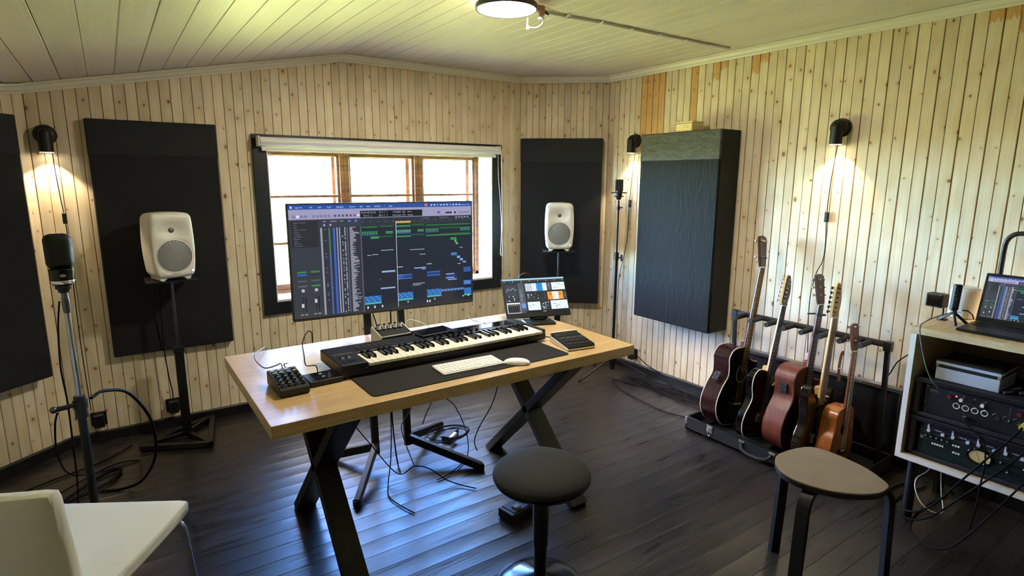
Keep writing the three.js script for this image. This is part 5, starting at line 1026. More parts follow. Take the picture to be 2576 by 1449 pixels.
guitar({
  name: 'electric_guitar', label: 'dark brown electric guitar with a pale maple neck and six black tuners in line', category: 'guitar', pos: [2.965, TRAY, -1.425], lean: 0.1,
  outline: [[0, 0], [0.09, 0.004], [0.152, 0.06], [0.156, 0.12], [0.118, 0.21], [0.13, 0.29], [0.128, 0.365], [0.1, 0.37], [0.075, 0.325], [0.035, 0.31], [-0.035, 0.315], [-0.07, 0.35], [-0.1, 0.405], [-0.135, 0.4], [-0.142, 0.33], [-0.118, 0.22], [-0.152, 0.13], [-0.152, 0.06], [-0.09, 0.004]],
  bodyLen: 0.405, depth: 0.045, sideMat: gloss('#17100c', 0.1), faceMat: gloss(veneer([62, 42, 22], [30, 20, 11], 5), 0.12), neckMat: maple, boardMat: gloss('#8d6a45', 0.35), nut: 0.77, neckJoin: 0.36, boardEnd: 0.3, bridge: 0.125, nutWidth: 0.042, strings: 6,
  head: headLine(0.052, 0.18), headLen: 0.18, headTilt: 0.04, headMat: maple, headFace: gloss('#9b7447', 0.3), tuners: [0, 1, 2, 3, 4, 5].map((k) => [-0.028 + k * 0.004, 0.03 + k * 0.0245, -1]), tunerMat: M.blackMetal, pickups: [0.27, 0.22, 0.165], knobs: [[0.09, 0.14], [0.1, 0.1], [0.105, 0.06]],
});
guitar({
  name: 'ukulele', label: 'orange-brown mahogany ukulele at the end of the guitar rack', category: 'ukulele', pos: [3.04, TRAY, -1.32], lean: 0.05,
  outline: acousticOutline(0.31, 0.122, 0.08, 0.092, false), bodyLen: 0.31, depth: 0.075, sideMat: gloss(veneer([206, 128, 72], [166, 92, 46], 21), 0.28), faceMat: gloss(veneer([142, 82, 48], [104, 56, 32], 23), 0.3),
  neckMat: gloss('#8e5230', 0.35), boardMat: gloss('#4a2d1c', 0.45), nut: 0.615, neckJoin: 0.285, boardEnd: 0.22, bridge: 0.075, nutWidth: 0.036, strings: 4, stringMat: boneMat, acoustic: true, bridgeWidth: 0.075, hole: [0.195, 0.032], rosette: gloss('#5a3018', 0.4),
  head: headSym(0.036, 0.14), headLen: 0.14, headTilt: 0.14, headMat: gloss('#6e3c26', 0.35), headFace: gloss('#5f3120', 0.4), tuners: symTuners(2, 0.036, 0.14).map(([x, y, s]) => [x, y + 0.012, s]), tunerMat: M.steel,
});
{
  const S = thing('leather_strap', 'brown leather strap with a white stitch hanging beside the ukulele neck', 'strap', [3.045, 0.47, -1.372]);
  const w = 0.026;
  part('strap', [tube([[0.012, 0.0, 0], [0.0, 0.03, 0], [-0.006, 0.07, 0], [-0.004, 0.11, 0], [0.006, 0.145, 0], [0.022, 0.15, 0.004]], 0.013, 40, 10).scale(1, 1, 0.35)], std({ color: '#8a5a3a', roughness: 0.6 }), S);
  part('stitch', [at(rbox(w, 0.005, 0.012, 0.002), -0.004, 0.072, 0)], boneMat, S);
}
// ---------------------------------------------------------------- equipment cabinet on the right
const birch = std({ map: dataTex(256, 256, (u, v) => { const g = noise2(u * 3, v * 30), f = noise2(u * 10, v * 90), k = noise2(u * 4, v * 4); const s = 1 + 0.05 * g + 0.04 * f + 0.03 * k; return [206 * s, 182 * s, 138 * s]; }), roughness: 0.5 });
const paleEdge = std({ color: '#e4dfcf', roughness: 0.45 });
const CX = 2.8, CZ0 = -0.985, CZ1 = -0.36;
{
  const C = thing('equipment_cabinet', 'light wooden open cabinet on black legs filled with rack gear', 'cabinet', [3.03, 0, -0.672]);
  const x0 = CX - 3.03, x1 = 0.225, z0 = CZ0 + 0.672, z1 = CZ1 + 0.672;
  part('top', [metric(span(x0 - 0.004, x1, 0.855, 0.885, z0 - 0.004, z1 + 0.004, 0.002))], birch, C);
  part('bottom', [metric(span(x0, x1, 0.282, 0.306, z0, z1, 0.002))], birch, C);
  part('side', [metric(span(x0, x1, 0.306, 0.855, z0, z0 + 0.022, 0.002))], birch, C); part('side', [metric(span(x0, x1, 0.306, 0.855, z1 - 0.022, z1, 0.002))], birch, C);
  part('back', [span(x1 - 0.008, x1 - 0.001, 0.306, 0.855, z0 + 0.022, z1 - 0.022)], std({ color: '#8d7a55', roughness: 0.7 }), C);
  part('front_edge', [span(x0 - 0.0015, x0, 0.283, 0.855, z0, z0 + 0.021)], paleEdge, C); part('front_edge', [span(x0 - 0.0015, x0, 0.2825, 0.3055, z0 + 0.02, z1)], paleEdge, C);
  for (const [x, z] of [[x0 + 0.05, z0 + 0.06], [x0 + 0.05, z1 - 0.06], [x1 - 0.05, z0 + 0.06], [x1 - 0.05, z1 - 0.06]]) part('leg', [at(cyl(0.021, 0.021, 0.282, 20), x, 0.141, z)], M.blackMetal, C);
}
// two black rack cases with their gear; local: front faces -x
function rackCase(label, y, h) {
  const R = thing('rack_case', label, 'rack', [2.93, y, -0.674]);
  const w = 0.56, x0 = -0.112, x1 = 0.24;
  part('shell', [span(x0, x1, 0, 0.02, -w / 2, w / 2, 0.006), span(x0, x1, h - 0.02, h, -w / 2, w / 2, 0.006), span(x0, x1, 0.001, h - 0.001, -w / 2, -w / 2 + 0.03, 0.006), span(x0, x1, 0.001, h - 0.001, w / 2 - 0.03, w / 2, 0.006), span(x1 - 0.01, x1, 0.01, h - 0.01, -w / 2 + 0.02, w / 2 - 0.02)], M.blackRubber, R);
  for (let k = 0; k < 3; k++) part('rib', [span(x0 - 0.003, x0 + 0.02, h - 0.006 - k * 0.006, h - 0.003 - k * 0.006, -w / 2 + 0.004, w / 2 - 0.004, 0.001)], M.blackSatin, R);
  return R;
}
function knobAt(parent, z, y, r, m, len = 0.014, x = -0.1) { return part('knob', [rod([x, y, z], [x - len, y, z], r, 16)], m, parent); }
{
  const R = rackCase('upper black rack case holding a preamplifier with white ringed sockets', 0.492, 0.172);
  part('unit_panel', [span(-0.098, 0.1, 0.062, 0.146, -0.241, 0.241, 0.001)], std({ color: '#17191e', roughness: 0.4 }), R);
  part('blank_panel', [span(-0.098, 0.02, 0.022, 0.0605, -0.241, 0.241, 0.001)], std({ color: '#101114', roughness: 0.45 }), R);
  for (const b of [-0.15, 0.08]) {
    knobAt(R, b, 0.118, 0.008, std({ color: '#6a1a22', roughness: 0.45 }));
    part('led', [rod([-0.098, 0.124, b + 0.022], [-0.1, 0.124, b + 0.022], 0.003, 10)], std({ color: '#ff3344', emissive: new THREE.Color(1, 0.08, 0.1), emissiveIntensity: 2.5, roughness: 0.5 }), R);
    for (let k = 0; k < 3; k++) { knobAt(R, b + 0.042 + k * 0.036, 0.116 - (k % 2) * 0.002, 0.0068, k === 1 ? M.blackPlastic : M.cream); part('toggle', [rod([-0.098, 0.13, b + 0.05 + k * 0.036], [-0.106, 0.133, b + 0.05 + k * 0.036], 0.0024, 8)], M.steel, R); }
    part('panel_print', [span(-0.0988, -0.098, 0.1335, 0.1355, b - 0.01, b + 0.018), span(-0.0988, -0.098, 0.104, 0.1052, b + 0.03, b + 0.12)], M.grey, R);
  }
  part('panel_print', [span(-0.0988, -0.098, 0.124, 0.1275, -0.222, -0.195), span(-0.0988, -0.098, 0.118, 0.1195, -0.226, -0.188), span(-0.0988, -0.098, 0.07, 0.14, 0.049, 0.0505)], M.grey, R);
  for (let k = 0; k < 8; k++) {
    const z = -0.124 + k * 0.032 + (k > 3 ? 0.006 : 0), white = k < 4;
    part('socket_ring', [new THREE.TorusGeometry(0.0112, 0.0019, 8, 28).rotateY(Math.PI / 2).translate(-0.0985, 0.083, z), at(rbox(0.003, 0.005, 0.005, 0.001), -0.0985, 0.0955, z)], white ? M.white : M.darkSteel, R);
    part('socket', [rod([-0.0984, 0.083, z], [-0.097, 0.083, z], 0.0105, 20)], M.blackRubber, R);
  }
  part('jack', [rod([-0.098, 0.042, -0.085], [-0.112, 0.042, -0.09], 0.005, 12), at(rbox(0.01, 0.006, 0.012, 0.002), -0.106, 0.05, -0.088)], M.steel, R);
  for (const [z, y] of [[-0.232, 0.14], [-0.232, 0.068], [-0.232, 0.03]]) part('screw', [rod([-0.098, y, z], [-0.0995, y, z], 0.0032, 10)], M.steel, R);
}
{
  const R = rackCase('lower black rack case with a round yellow meter and many white buttons', 0.3065, 0.182);
  part('strip_panel', [span(-0.098, 0.05, 0.126, 0.16, -0.241, 0.241, 0.001)], std({ color: '#20242e', roughness: 0.35 }), R);
  part('unit_panel', [span(-0.098, 0.1, 0.022, 0.1245, -0.241, 0.241, 0.001)], std({ color: '#12201f', roughness: 0.4 }), R);
  for (let b = 0; b < 5; b++) {
    const z = -0.212 + b * 0.088;
    part('fader', [span(-0.1, -0.098, 0.137, 0.157, z, z + 0.006)], M.white, R);
    for (const dz of [0.008, 0.06]) knobAt(R, z + dz, 0.133 - dz * 0.05, 0.0068, std({ color: '#c6cfe0', roughness: 0.35 }), 0.011);
    for (let k = 0; k < 5; k++) part('indicator', [span(-0.0992, -0.098, 0.136 + (k % 2) * 0.001, 0.1395, z + 0.022 + k * 0.0065, z + 0.026 + k * 0.0065)], k ? M.white : M.red, R);
  }
  for (let k = 0; k < 5; k++) { const kn = knobAt(R, -0.212 + k * 0.02, 0.105, 0.0058, M.blackPlastic, 0.012); part('pointer', [rod([-0.1105, 0.108, -0.212 + k * 0.02], [-0.1135, 0.108, -0.212 + k * 0.02], 0.0024, 8)], M.white, kn); }
  for (let k = 0; k < 5; k++) knobAt(R, -0.185 + k * 0.0092, 0.078, 0.0036, M.whiteGloss, 0.006);
  for (let r = 0; r < 2; r++) for (let k = 0; k < 3; k++) knobAt(R, -0.112 + k * 0.0095 + r * 0.004, 0.098 - r * 0.031, 0.0036, M.whiteGloss, 0.006);
  for (let k = 0; k < 16; k++) { const r = Math.floor(k / 8), c = k % 8; const kn = knobAt(R, 0.05 + c * 0.024, 0.09 - r * 0.032 + (c % 2) * 0.006, 0.0062, M.blackPlastic, 0.012); if ((k * 7) % 3 === 0) part('pointer', [rod([-0.1105, 0.092 - r * 0.032, 0.05 + c * 0.024], [-0.1135, 0.092 - r * 0.032, 0.05 + c * 0.024], 0.003, 8)], M.white, kn); }
  part('meter_face', [cyl(0.036, 0.036, 0.003, 40).rotateZ(Math.PI / 2).scale(1, 0.82, 1.15).translate(-0.0992, 0.082, -0.02)], std({ color: '#b7a670', roughness: 0.3, emissive: new THREE.Color(0.9, 0.72, 0.35), emissiveIntensity: 0.03 }), R, 'round yellow meter dial');
  part('meter_bezel', [new THREE.TorusGeometry(0.036, 0.005, 10, 44).scale(1.15, 0.82, 1).rotateY(Math.PI / 2).translate(-0.1, 0.082, -0.02)], M.blackGloss, R);
  part('meter_needle', [rod([-0.1012, 0.062, -0.018], [-0.1012, 0.1, -0.032], 0.0007, 6)], M.blackPlastic, R);
  part('panel_line', [span(-0.0988, -0.098, 0.1185, 0.1195, -0.225, 0.235), span(-0.0988, -0.098, 0.09, 0.0908, -0.225, -0.13), span(-0.0988, -0.098, 0.11, 0.111, 0.04, 0.09)], M.grey, R);
  part('power_switch', [span(-0.102, -0.098, 0.086, 0.1, -0.234, -0.222, 0.001)], M.grey, R);
}
{
  const C = thing('aluminium_case', 'small aluminium-edged flight case on top of the rack cases', 'case', [2.955, 0.665, -0.785]);
  const silver = std({ color: '#c9d2dc', roughness: 0.3, metalness: 0.25 });
  part('lower_shell', [at(rbox(0.2, 0.052, 0.22, 0.003), 0, 0.026, 0)], silver, C);
  part('gasket', [at(rbox(0.198, 0.014, 0.218, 0.002), 0, 0.059, 0)], M.blackRubber, C);
  part('lid', [at(rbox(0.202, 0.018, 0.222, 0.003), 0, 0.0745, 0), at(rbox(0.185, 0.004, 0.205, 0.002), 0, 0.0845, 0)], M.blackRubber, C);
  part('lid_edge', [at(rbox(0.004, 0.012, 0.222, 0.001), -0.1005, 0.0735, 0), at(rbox(0.202, 0.012, 0.004, 0.001), 0, 0.0735, 0.1105)], silver, C);
  for (const z of [-0.106, 0.106]) part('corner', [at(rbox(0.014, 0.02, 0.014, 0.004), -0.096, 0.062, z)], M.chrome, C);
}
{
  const C = thing('maroon_box', 'maroon box standing at the cut-off end of the cabinet', 'box', [2.9, 0.665, -0.47]);
  part('body', [at(rbox(0.12, 0.1, 0.1, 0.003), 0, 0.05, 0)], std({ color: '#4a1c26', roughness: 0.5 }), C);
  part('lid', [at(rbox(0.122, 0.02, 0.102, 0.003), 0, 0.1105, 0)], std({ color: '#3c161f', roughness: 0.5 }), C);
}
single('patch_cables', 'small heap of glittering metal plugs beside the flight case', 'plugs', [0, 1, 2, 3, 4, 5, 6, 7].map((k) => rod([2.86 + (k % 3) * 0.03, 0.672 + (k % 2) * 0.012, -0.66 + k * 0.016], [2.89 + (k % 3) * 0.03, 0.676 + (k % 2) * 0.014, -0.64 + k * 0.016], 0.006, 10)), M.steel, undefined, 'stuff');
// laptop
{
  const L = thing('laptop', 'black laptop on the cabinet showing the same arrangement as the television', 'laptop', [3.072, 0.8875, -0.694], -Math.PI / 2);
  // local: screen faces +z after the turn towards -x
  part('base', [at(rbox(0.312, 0.012, 0.22, 0.004), 0, 0.006, 0.1)], std({ color: '#1c1c20', roughness: 0.35, metalness: 0.4 }), L);
  part('keyboard_bed', [at(rbox(0.27, 0.0008, 0.1, 0.0003), 0, 0.0123, 0.055)], M.blackRubber, L);
  const keyG = rbox(0.0155, 0.0012, 0.0145, 0.0004, 1);
  for (let r = 0; r < 5; r++) for (let c = 0; c < 14; c++) part('key', keyG, M.blackPlastic, L).position.set(-0.1235 + c * 0.019, 0.0133, 0.015 + r * 0.019);
  part('touchpad', [at(rbox(0.13, 0.0006, 0.075, 0.0002), 0, 0.0122, 0.16)], M.darkGrey, L);
  const tilt = -0.28, lid = (g) => g.rotateX(tilt).translate(0, 0.012, -0.008);
  part('lid', [lid(at(rbox(0.312, 0.216, 0.006, 0.003), 0, 0.108, -0.003))], std({ color: '#17171a', roughness: 0.35, metalness: 0.4 }), L);
  part('screen', [lid(screenPlane(0.29, 0.183).translate(0, 0.112, 0.0003))], screenMat(dawTex, 0.5), L, 'screen with an audio arrangement');
  part('hinge', [turnZ(cyl(0.006, 0.006, 0.26, 14), Math.PI / 2).translate(0, 0.012, -0.008)], M.blackPlastic, L);
}
{
  const T = thing('desktop_microphone', 'small upright black microphone on a folding tripod beside the laptop', 'microphone', [2.995, 0.8855, -0.905]);
  part('body', [at(rbox(0.03, 0.115, 0.022, 0.005).rotateZ(-0.05).rotateY(-0.6), 0, 0.118, 0)], M.blackSatin, T);
  const slot = []; for (let k = 0; k < 9; k++) slot.push(at(rbox(0.0012, 0.0035, 0.012, 0.0004), -0.0172, 0.082 + k * 0.0095, 0.003));
  part('vents', slot, M.darkSteel, T);
  part('hub', [at(new THREE.SphereGeometry(0.012, 16, 12), 0, 0.053, 0)], M.darkSteel, T);
  for (const [x, z] of [[-0.05, 0.03], [0.03, -0.06], [0.02, 0.05]]) part('leg', [bar([0, 0.052, 0], [x, 0.004, z], 0.012, 0.008, [0, 1, 0], 0.002)], M.blackPlastic, T);
}
{
  const T = thing('camera_box', 'small black cube-shaped device on a thin stand at the cabinet edge', 'camera', [3.05, 0.8855, -0.968]);
  part('housing', [at(rbox(0.05, 0.062, 0.072, 0.005).rotateY(-0.2), 0, 0.085, -0.022)], M.blackPlastic, T);
  part('lens_plate', [at(rbox(0.002, 0.05, 0.058, 0.0008).rotateY(-0.2), -0.0255, 0.085, -0.027)], M.blackGloss, T);
  part('stem', [rod([0, 0.06, 0.006], [0, 0.006, 0.008], 0.004, 10)], M.blackPlastic, T);
  part('foot', [at(cyl(0.02, 0.022, 0.006, 20), 0, 0.003, 0.008)], M.blackPlastic, T);
}
{
  const T = thing('smart_speaker', 'white fabric cylinder speaker behind the laptop', 'speaker', [3.185, 0.8855, -0.927]);
  part('body', [lathe([[0, 0], [0.05, 0], [0.056, 0.004], [0.056, 0.124], [0.053, 0.134], [0.044, 0.139], [0, 0.1395]], 40)], std({ color: '#dcd7cf', roughness: 0.8, bumpMap: weave, bumpScale: 0.0006 }), T);
  part('top_cap', [at(cyl(0.043, 0.043, 0.0012, 32), 0, 0.14, 0)], M.white, T);
  part('print', [at(rbox(0.0008, 0.004, 0.018, 0.0002, 1), -0.0563, 0.03, 0.0)], M.grey, T);
}
{
  const T = thing('arched_lamp', 'black bent-tube lamp rising behind the laptop against the boards', 'lamp', [3.27, 0, -0.838]);
  part('stand', [tube([[0, 0.02, 0], [0, 0.6, 0], [0, 1.1, 0], [0, 1.2, 0.0], [0.0, 1.245, 0.006], [0, 1.272, 0.03], [0, 1.278, 0.07], [0, 1.278, 0.14]], 0.0105, 90, 12)], M.blackMetal, T);
  part('base', [at(cyl(0.05, 0.054, 0.02, 28), 0, 0.01, 0)], M.blackMetal, T);
  part('shade', [at(cyl(0.03, 0.04, 0.08, 28, true), 0, 1.235, 0.165)], M.blackSatin, T);
  part('light_disc', [at(cyl(0.035, 0.035, 0.004, 24), 0, 1.2, 0.165)], glow(1, 0.86, 0.66, 8), T);
  const s = new THREE.SpotLight(new THREE.Color(1, 0.8, 0.55), 0.35, 0, 0.95, 0.4, 2); s.name = 'arched_lamp_light'; s.position.set(0, 1.193, 0.165); s.target.position.set(0, 0, 0.165); T.add(s, s.target);
}
// ---------------------------------------------------------------- cables, sockets and small things
// cords of the wall lamps with their in-line switches
function cord(lamp, pts, sw) {
  lamp.updateMatrixWorld();
  const inv = lamp.matrixWorld.clone().invert();
  const C = part('cord', [tube(pts, 0.0022, 90, 6).applyMatrix4(inv)], M.cable, lamp);
  part('switch', [at(rbox(sw[3] ? 0.016 : 0.02, 0.058, sw[3] ? 0.022 : 0.016, 0.005), sw[0], sw[1], sw[2]).applyMatrix4(inv)], M.blackPlastic, C);
  return C;
}
cord(lampL, [[-0.212, 1.655, -3.882], [-0.211, 1.55, -3.88], [-0.205, 1.4, -3.88], [-0.197, 1.25, -3.878], [-0.2, 1.0, -3.88], [-0.205, 0.6, -3.88], [-0.2, 0.2, -3.88]], [-0.198, 1.285, -3.872, 0]);
cord(lampR1, [[3.312, 1.7, -3.128], [3.311, 1.55, -3.145], [3.312, 1.3, -3.165], [3.312, 1.1, -3.17], [3.312, 0.95, -3.19], [3.31, 0.75, -3.235], [3.31, 0.5, -3.25], [3.31, 0.3, -3.24], [3.308, 0.1, -3.24]], [3.314, 1.32, -3.162, 1]);
cord(lampR2, [[3.312, 1.695, -1.635], [3.311, 1.5, -1.65], [3.312, 1.32, -1.655], [3.312, 1.15, -1.645], [3.311, 1.05, -1.65], [3.311, 0.97, -1.68], [3.311, 0.8, -1.7], [3.31, 0.5, -1.68]], [3.314, 1.3, -1.655, 1]);
// grey cable and fittings along the ceiling
cable('ceiling_cable', 'grey cable clipped along the ceiling from the lamp to the right wall', [[1.78, 2.289, -2.31], [1.9, 2.294, -2.35], [2.2, 2.294, -2.33], [2.6, 2.294, -2.325], [2.9, 2.294, -2.315], [3.22, 2.294, -2.305]], 0.0045, std({ color: '#bdb9a0', roughness: 0.5 }));
cable('ceiling_cable', 'second grey cable running beside the first on the ceiling', [[1.76, 2.288, -2.3], [1.9, 2.294, -2.335], [2.2, 2.294, -2.318], [2.6, 2.294, -2.312], [2.9, 2.294, -2.304], [3.22, 2.294, -2.296]], 0.0035, std({ color: '#cbc7b0', roughness: 0.5 }));
for (let k = 0; k < 6; k++) single('cable_clip', 'white clip holding the grey ceiling cables', 'clip', [at(rbox(0.008, 0.01, 0.03, 0.002), 1.95 + k * 0.22, 2.293, -2.325 + k * 0.003)], M.cableWhite, 'clips along the ceiling cable');
{
  const J = thing('lamp_junction', 'pinkish plug connector with a white loop of wire beside the ceiling lamp', 'connector', [1.735, 2.294, -2.275]);
  part('connector', [at(rbox(0.045, 0.03, 0.035, 0.006), 0, -0.016, 0), at(cyl(0.012, 0.012, 0.03, 16), 0.008, -0.03, 0.01)], std({ color: '#b98f7c', roughness: 0.5 }), J);
  part('plug', [at(cyl(0.011, 0.013, 0.03, 16), 0.012, -0.045, -0.005)], M.cableWhite, J);
  part('black_plug', [rod([0.03, -0.018, -0.01], [0.075, -0.02, -0.03], 0.009, 12, 0.006)], M.blackPlastic, J);
  part('wire_loop', [tube([[-0.04, -0.03, -0.035], [-0.035, -0.06, -0.045], [-0.03, -0.085, -0.05], [0.0, -0.088, -0.05], [0.03, -0.08, -0.045], [0.045, -0.06, -0.03], [0.03, -0.045, -0.012], [0.015, -0.04, -0.006]], 0.0032, 60, 8)], M.cableWhite, J);
  part('wire_nut', [at(rbox(0.012, 0.018, 0.01, 0.003), -0.03, -0.092, -0.05)], M.cableWhite, J);
}
// wall sockets and adapters
function socket(label, pos, turn, plug) {
  const S = thing('power_socket', label, 'socket', pos, turn);
  part('plate', [at(rbox(0.075, 0.08, 0.012, 0.003), 0, 0, 0.006)], M.blackPlastic, S);
  part('adapter', [at(rbox(0.05, 0.075, 0.045, 0.006), plug, -0.004, 0.034)], M.blackSatin, S);
}
socket('black wall socket with a plugged adapter behind the microphone stand', [-0.17, 0.14, -3.9], 0, 0.0);
socket('black wall socket half hidden by the left loudspeaker stand', [0.2, 0.14, -3.9], 0, 0.0);
socket('black wall socket with an adapter at the right corner of the desk', [3.33, 0.14, -3.06], -Math.PI / 2, 0.005);
cable('speaker_cable', 'black cable hanging down beside the left loudspeaker stand', [[0.19, 0.9, -3.79], [0.185, 0.7, -3.82], [0.182, 0.5, -3.84], [0.19, 0.35, -3.84], [0.2, 0.24, -3.84], [0.2, 0.19, -3.85]], 0.003, M.cable);
cable('power_cable', 'black cable running from the right corner socket down to the floor', [[3.29, 0.16, -3.03], [3.28, 0.14, -2.97], [3.27, 0.1, -2.86], [3.28, 0.07, -2.75], [3.27, 0.03, -2.66], [3.24, 0.01, -2.6], [3.22, 0.008, -2.45], [3.24, 0.008, -2.2]], 0.0035, M.cable);
// bundle of cables along the right skirting
{
  const r = mulberry(31), mats = [M.cable];
  for (let k = 0; k < 9; k++) {
    const pts = [], a = 3.06 + r() * 0.16;
    const ph = r() * 6, am = 0.015 + r() * 0.03, fr = 3 + r() * 3, st = r() * 0.12;
    for (let j = 0; j <= 12; j++) { const t = j / 12; pts.push([a + 0.02 * t + am * Math.sin(ph + fr * t) - 0.05 * (1 - t) * (1 - t), 0.006 + k * 0.0012 + 0.004 * Math.sin(ph * 2 + t * 5) ** 2, -3.0 + st + t * (0.88 - st)]); }
    const c = cable('floor_cable', 'dark cable in the bundle lying along the skirting between the tripod and the guitar rack', pts, 0.0032 + r() * 0.0012, mats[0], 'cable bundle along the right skirting', 50);
  }
  cable('floor_cable', 'single black cable curving wide of the bundle towards the guitar rack', [[3.02, 0.006, -2.98], [2.94, 0.006, -2.85], [2.9, 0.006, -2.7], [2.87, 0.006, -2.5], [2.86, 0.006, -2.35], [2.9, 0.006, -2.2], [2.96, 0.006, -2.13]], 0.004, M.cable);
}
// coil and adapter by the television feet
{
  const C = thing('power_adapter', 'black power brick with a white plug lying on the right television foot', 'adapter', [1.5, 0.0185, -2.79], 0.65);
  part('brick', [at(rbox(0.13, 0.034, 0.055, 0.005), 0.02, 0, 0)], M.blackPlastic, C);
  part('plug', [at(rbox(0.075, 0.018, 0.022, 0.004), -0.03, 0.02, 0.04)], M.white, C);
}
{
  const r = mulberry(77);
  for (let k = 0; k < 4; k++) {
    const pts = [], cx = 1.4 + r() * 0.06, cz = -2.68 + r() * 0.05, R0 = 0.07 + r() * 0.05;
    for (let j = 0; j < 9; j++) { const a = (j / 9) * Math.PI * 2; pts.push([cx + R0 * Math.cos(a) * 1.2, 0.085 + 0.003 * Math.sin(a + k) + k * 0.013, cz + R0 * Math.sin(a) * 0.8]); }
    single('coiled_cable', 'loop of thin black cable tangled over the right television foot', 'cable', [new THREE.TubeGeometry(curve(pts, 0.5, true), 70, 0.0026, 6, true)], M.cable, 'tangled loops by the television foot');
  }
  cable('power_cable', 'black cable looping up from the tangle and over to the desk edge', [[1.31, 0.16, -2.74], [1.35, 0.22, -2.76], [1.42, 0.28, -2.78], [1.5, 0.24, -2.74], [1.54, 0.12, -2.68], [1.52, 0.03, -2.6], [1.44, 0.008, -2.5], [1.3, 0.008, -2.42], [1.22, 0.008, -2.4]], 0.003, M.cable);
  cable('power_cable', 'black cable hanging from the desk edge down to the tangle', [[1.42, 0.7, -2.1], [1.41, 0.66, -2.12], [1.46, 0.55, -2.2], [1.5, 0.38, -2.32], [1.5, 0.2, -2.45], [1.5, 0.1, -2.5], [1.53, 0.03, -2.52]], 0.003, M.cable);
  cable('power_cable', 'grey cable drooping under the desk between the television posts', [[1.15, 0.68, -2.5], [1.16, 0.5, -2.55], [1.18, 0.34, -2.6], [1.15, 0.27, -2.62], [1.14, 0.22, -2.64], [1.15, 0.14, -2.62], [1.17, 0.03, -2.56]], 0.003, M.cableGrey);
  cable('power_cable', 'black cable crossing the floor in front of the television stand', [[0.75, 0.55, -2.62], [0.84, 0.38, -2.62], [0.95, 0.2, -2.6], [1.05, 0.05, -2.5], [1.12, 0.09, -2.45], [1.18, 0.08, -2.4], [1.24, 0.03, -2.34], [1.3, 0.008, -2.28], [1.34, 0.008, -2.22]], 0.003, M.cable);
  single('red_plug', 'red plug lying on the floor behind the desk', 'plug', [rod([1.14, 0.02, -3.4], [1.23, 0.02, -3.34], 0.012, 12, 0.008), rod([1.23, 0.02, -3.34], [1.26, 0.018, -3.32], 0.006, 10)], M.red);
}
// foot switch
{
  const P = thing('foot_switch', 'black double foot switch on the floor behind the round stool', 'pedal', [1.41, 0, -1.94], 0.16);
  part('case', [at(rbox(0.2, 0.042, 0.095, 0.005), 0, 0.023, 0)], M.blackPlastic, P);
  part('top_plate', [at(rbox(0.17, 0.003, 0.08, 0.001), 0.005, 0.0455, -0.002)], M.darkGrey, P);
  for (const x of [-0.045, 0.045]) part('pedal_button', [at(rbox(0.034, 0.012, 0.03, 0.003), x, 0.052, 0.014)], M.grey, P);
  part('rubber_foot', [at(rbox(0.19, 0.004, 0.085, 0.001), 0, 0.002, 0)], M.blackRubber, P);
}
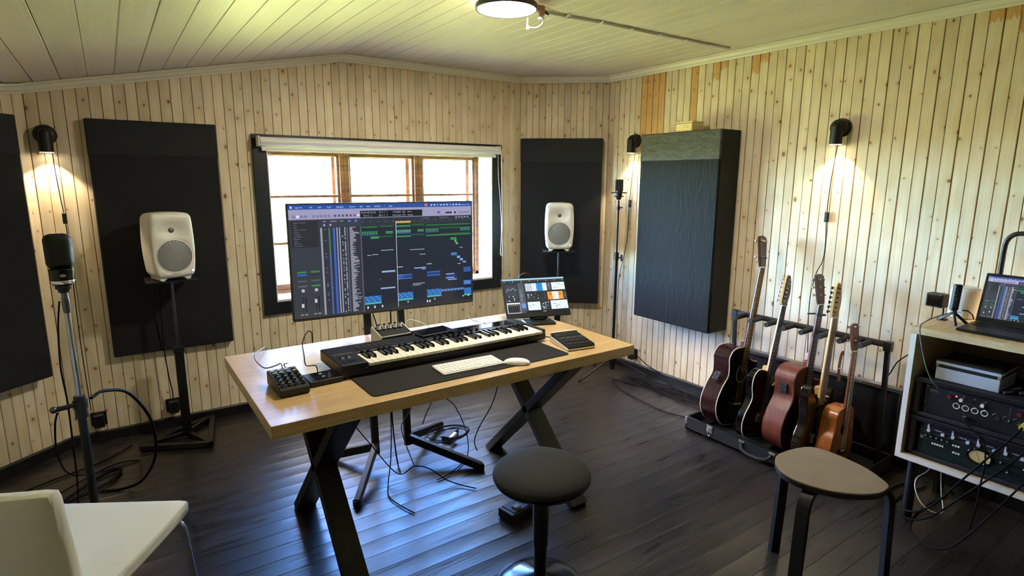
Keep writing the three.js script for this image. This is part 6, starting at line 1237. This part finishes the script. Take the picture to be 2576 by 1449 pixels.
// cables leaving the rack gear
cable('rack_cable', 'black cable with a yellow ring plugged into the upper rack', [[2.8, 0.568, -0.575], [2.77, 0.55, -0.58], [2.72, 0.46, -0.63], [2.68, 0.33, -0.7], [2.66, 0.2, -0.77], [2.68, 0.12, -0.84], [2.76, 0.07, -0.93], [2.88, 0.03, -1.02], [3.05, 0.008, -1.06], [3.2, 0.008, -1.03]], 0.0042, M.cable);
cable('rack_cable', 'black cable with a blue plug hanging from the lower rack', [[2.8, 0.52, -0.525], [2.76, 0.5, -0.54], [2.71, 0.4, -0.6], [2.67, 0.28, -0.68], [2.65, 0.16, -0.76], [2.67, 0.09, -0.83], [2.76, 0.04, -0.91], [2.88, 0.012, -0.99], [3.02, 0.008, -1.0], [3.2, 0.008, -0.97]], 0.0042, M.cable);
cable('rack_cable', 'black cable drooping lowest beneath the cabinet', [[2.8, 0.5, -0.48], [2.73, 0.4, -0.52], [2.67, 0.22, -0.6], [2.63, 0.07, -0.68], [2.63, 0.02, -0.75], [2.68, 0.01, -0.83], [2.78, 0.007, -0.88], [2.95, 0.007, -0.9], [3.2, 0.007, -0.88]], 0.0036, M.cable);
cable('rack_cable', 'thin black cable dropping from the silver jack in front of the racks', [[2.82, 0.54, -0.765], [2.79, 0.53, -0.75], [2.78, 0.48, -0.68], [2.77, 0.4, -0.66], [2.76, 0.3, -0.66], [2.75, 0.2, -0.66], [2.76, 0.1, -0.67]], 0.003, M.cable);
cable('rack_cable', 'cream cable dangling in a loop under the cabinet', [[2.86, 0.28, -0.86], [2.85, 0.24, -0.87], [2.84, 0.2, -0.9], [2.8, 0.17, -0.89], [2.79, 0.12, -0.86], [2.8, 0.09, -0.82], [2.84, 0.09, -0.79], [2.86, 0.16, -0.81], [2.87, 0.28, -0.83]], 0.0026, M.cableWhite);
single('cable_plug', 'yellow collar of the plug in the upper rack', 'plug', [rod([2.832, 0.573, -0.572], [2.8, 0.567, -0.576], 0.011, 16)], M.yellow);
single('cable_plug', 'blue plug in the lower rack', 'plug', [rod([2.83, 0.527, -0.52], [2.79, 0.517, -0.526], 0.011, 16)], M.blue);
cable('usb_cable', 'black cable from the little tripod microphone hanging over the cabinet edge', [[2.965, 0.935, -0.91], [2.93, 0.92, -0.94], [2.85, 0.905, -0.955], [2.786, 0.895, -0.95], [2.77, 0.85, -0.94], [2.775, 0.74, -0.91], [2.782, 0.68, -0.885], [2.8, 0.64, -0.86]], 0.0026, M.cableGrey);
cable('usb_cable', 'black cable from the little tripod microphone to the laptop', [[3.025, 0.945, -0.885], [3.03, 0.945, -0.87], [3.06, 0.94, -0.875], [3.09, 0.92, -0.865], [3.1, 0.9, -0.86]], 0.0026, M.cable);
cable('power_cable', 'black cable hanging between the guitar rack and the cabinet', [[3.31, 0.74, -1.02], [3.31, 0.66, -1.12], [3.3, 0.58, -1.2], [3.305, 0.5, -1.235], [3.31, 0.46, -1.26]], 0.0032, M.cable);
// ---------------------------------------------------------------- hand over
scene.traverse((o) => { if (o.isMesh) { o.castShadow = true; o.receiveShadow = true; } if (o.isLight && o.shadow) o.castShadow = true; });
renderer.render(scene, camera);
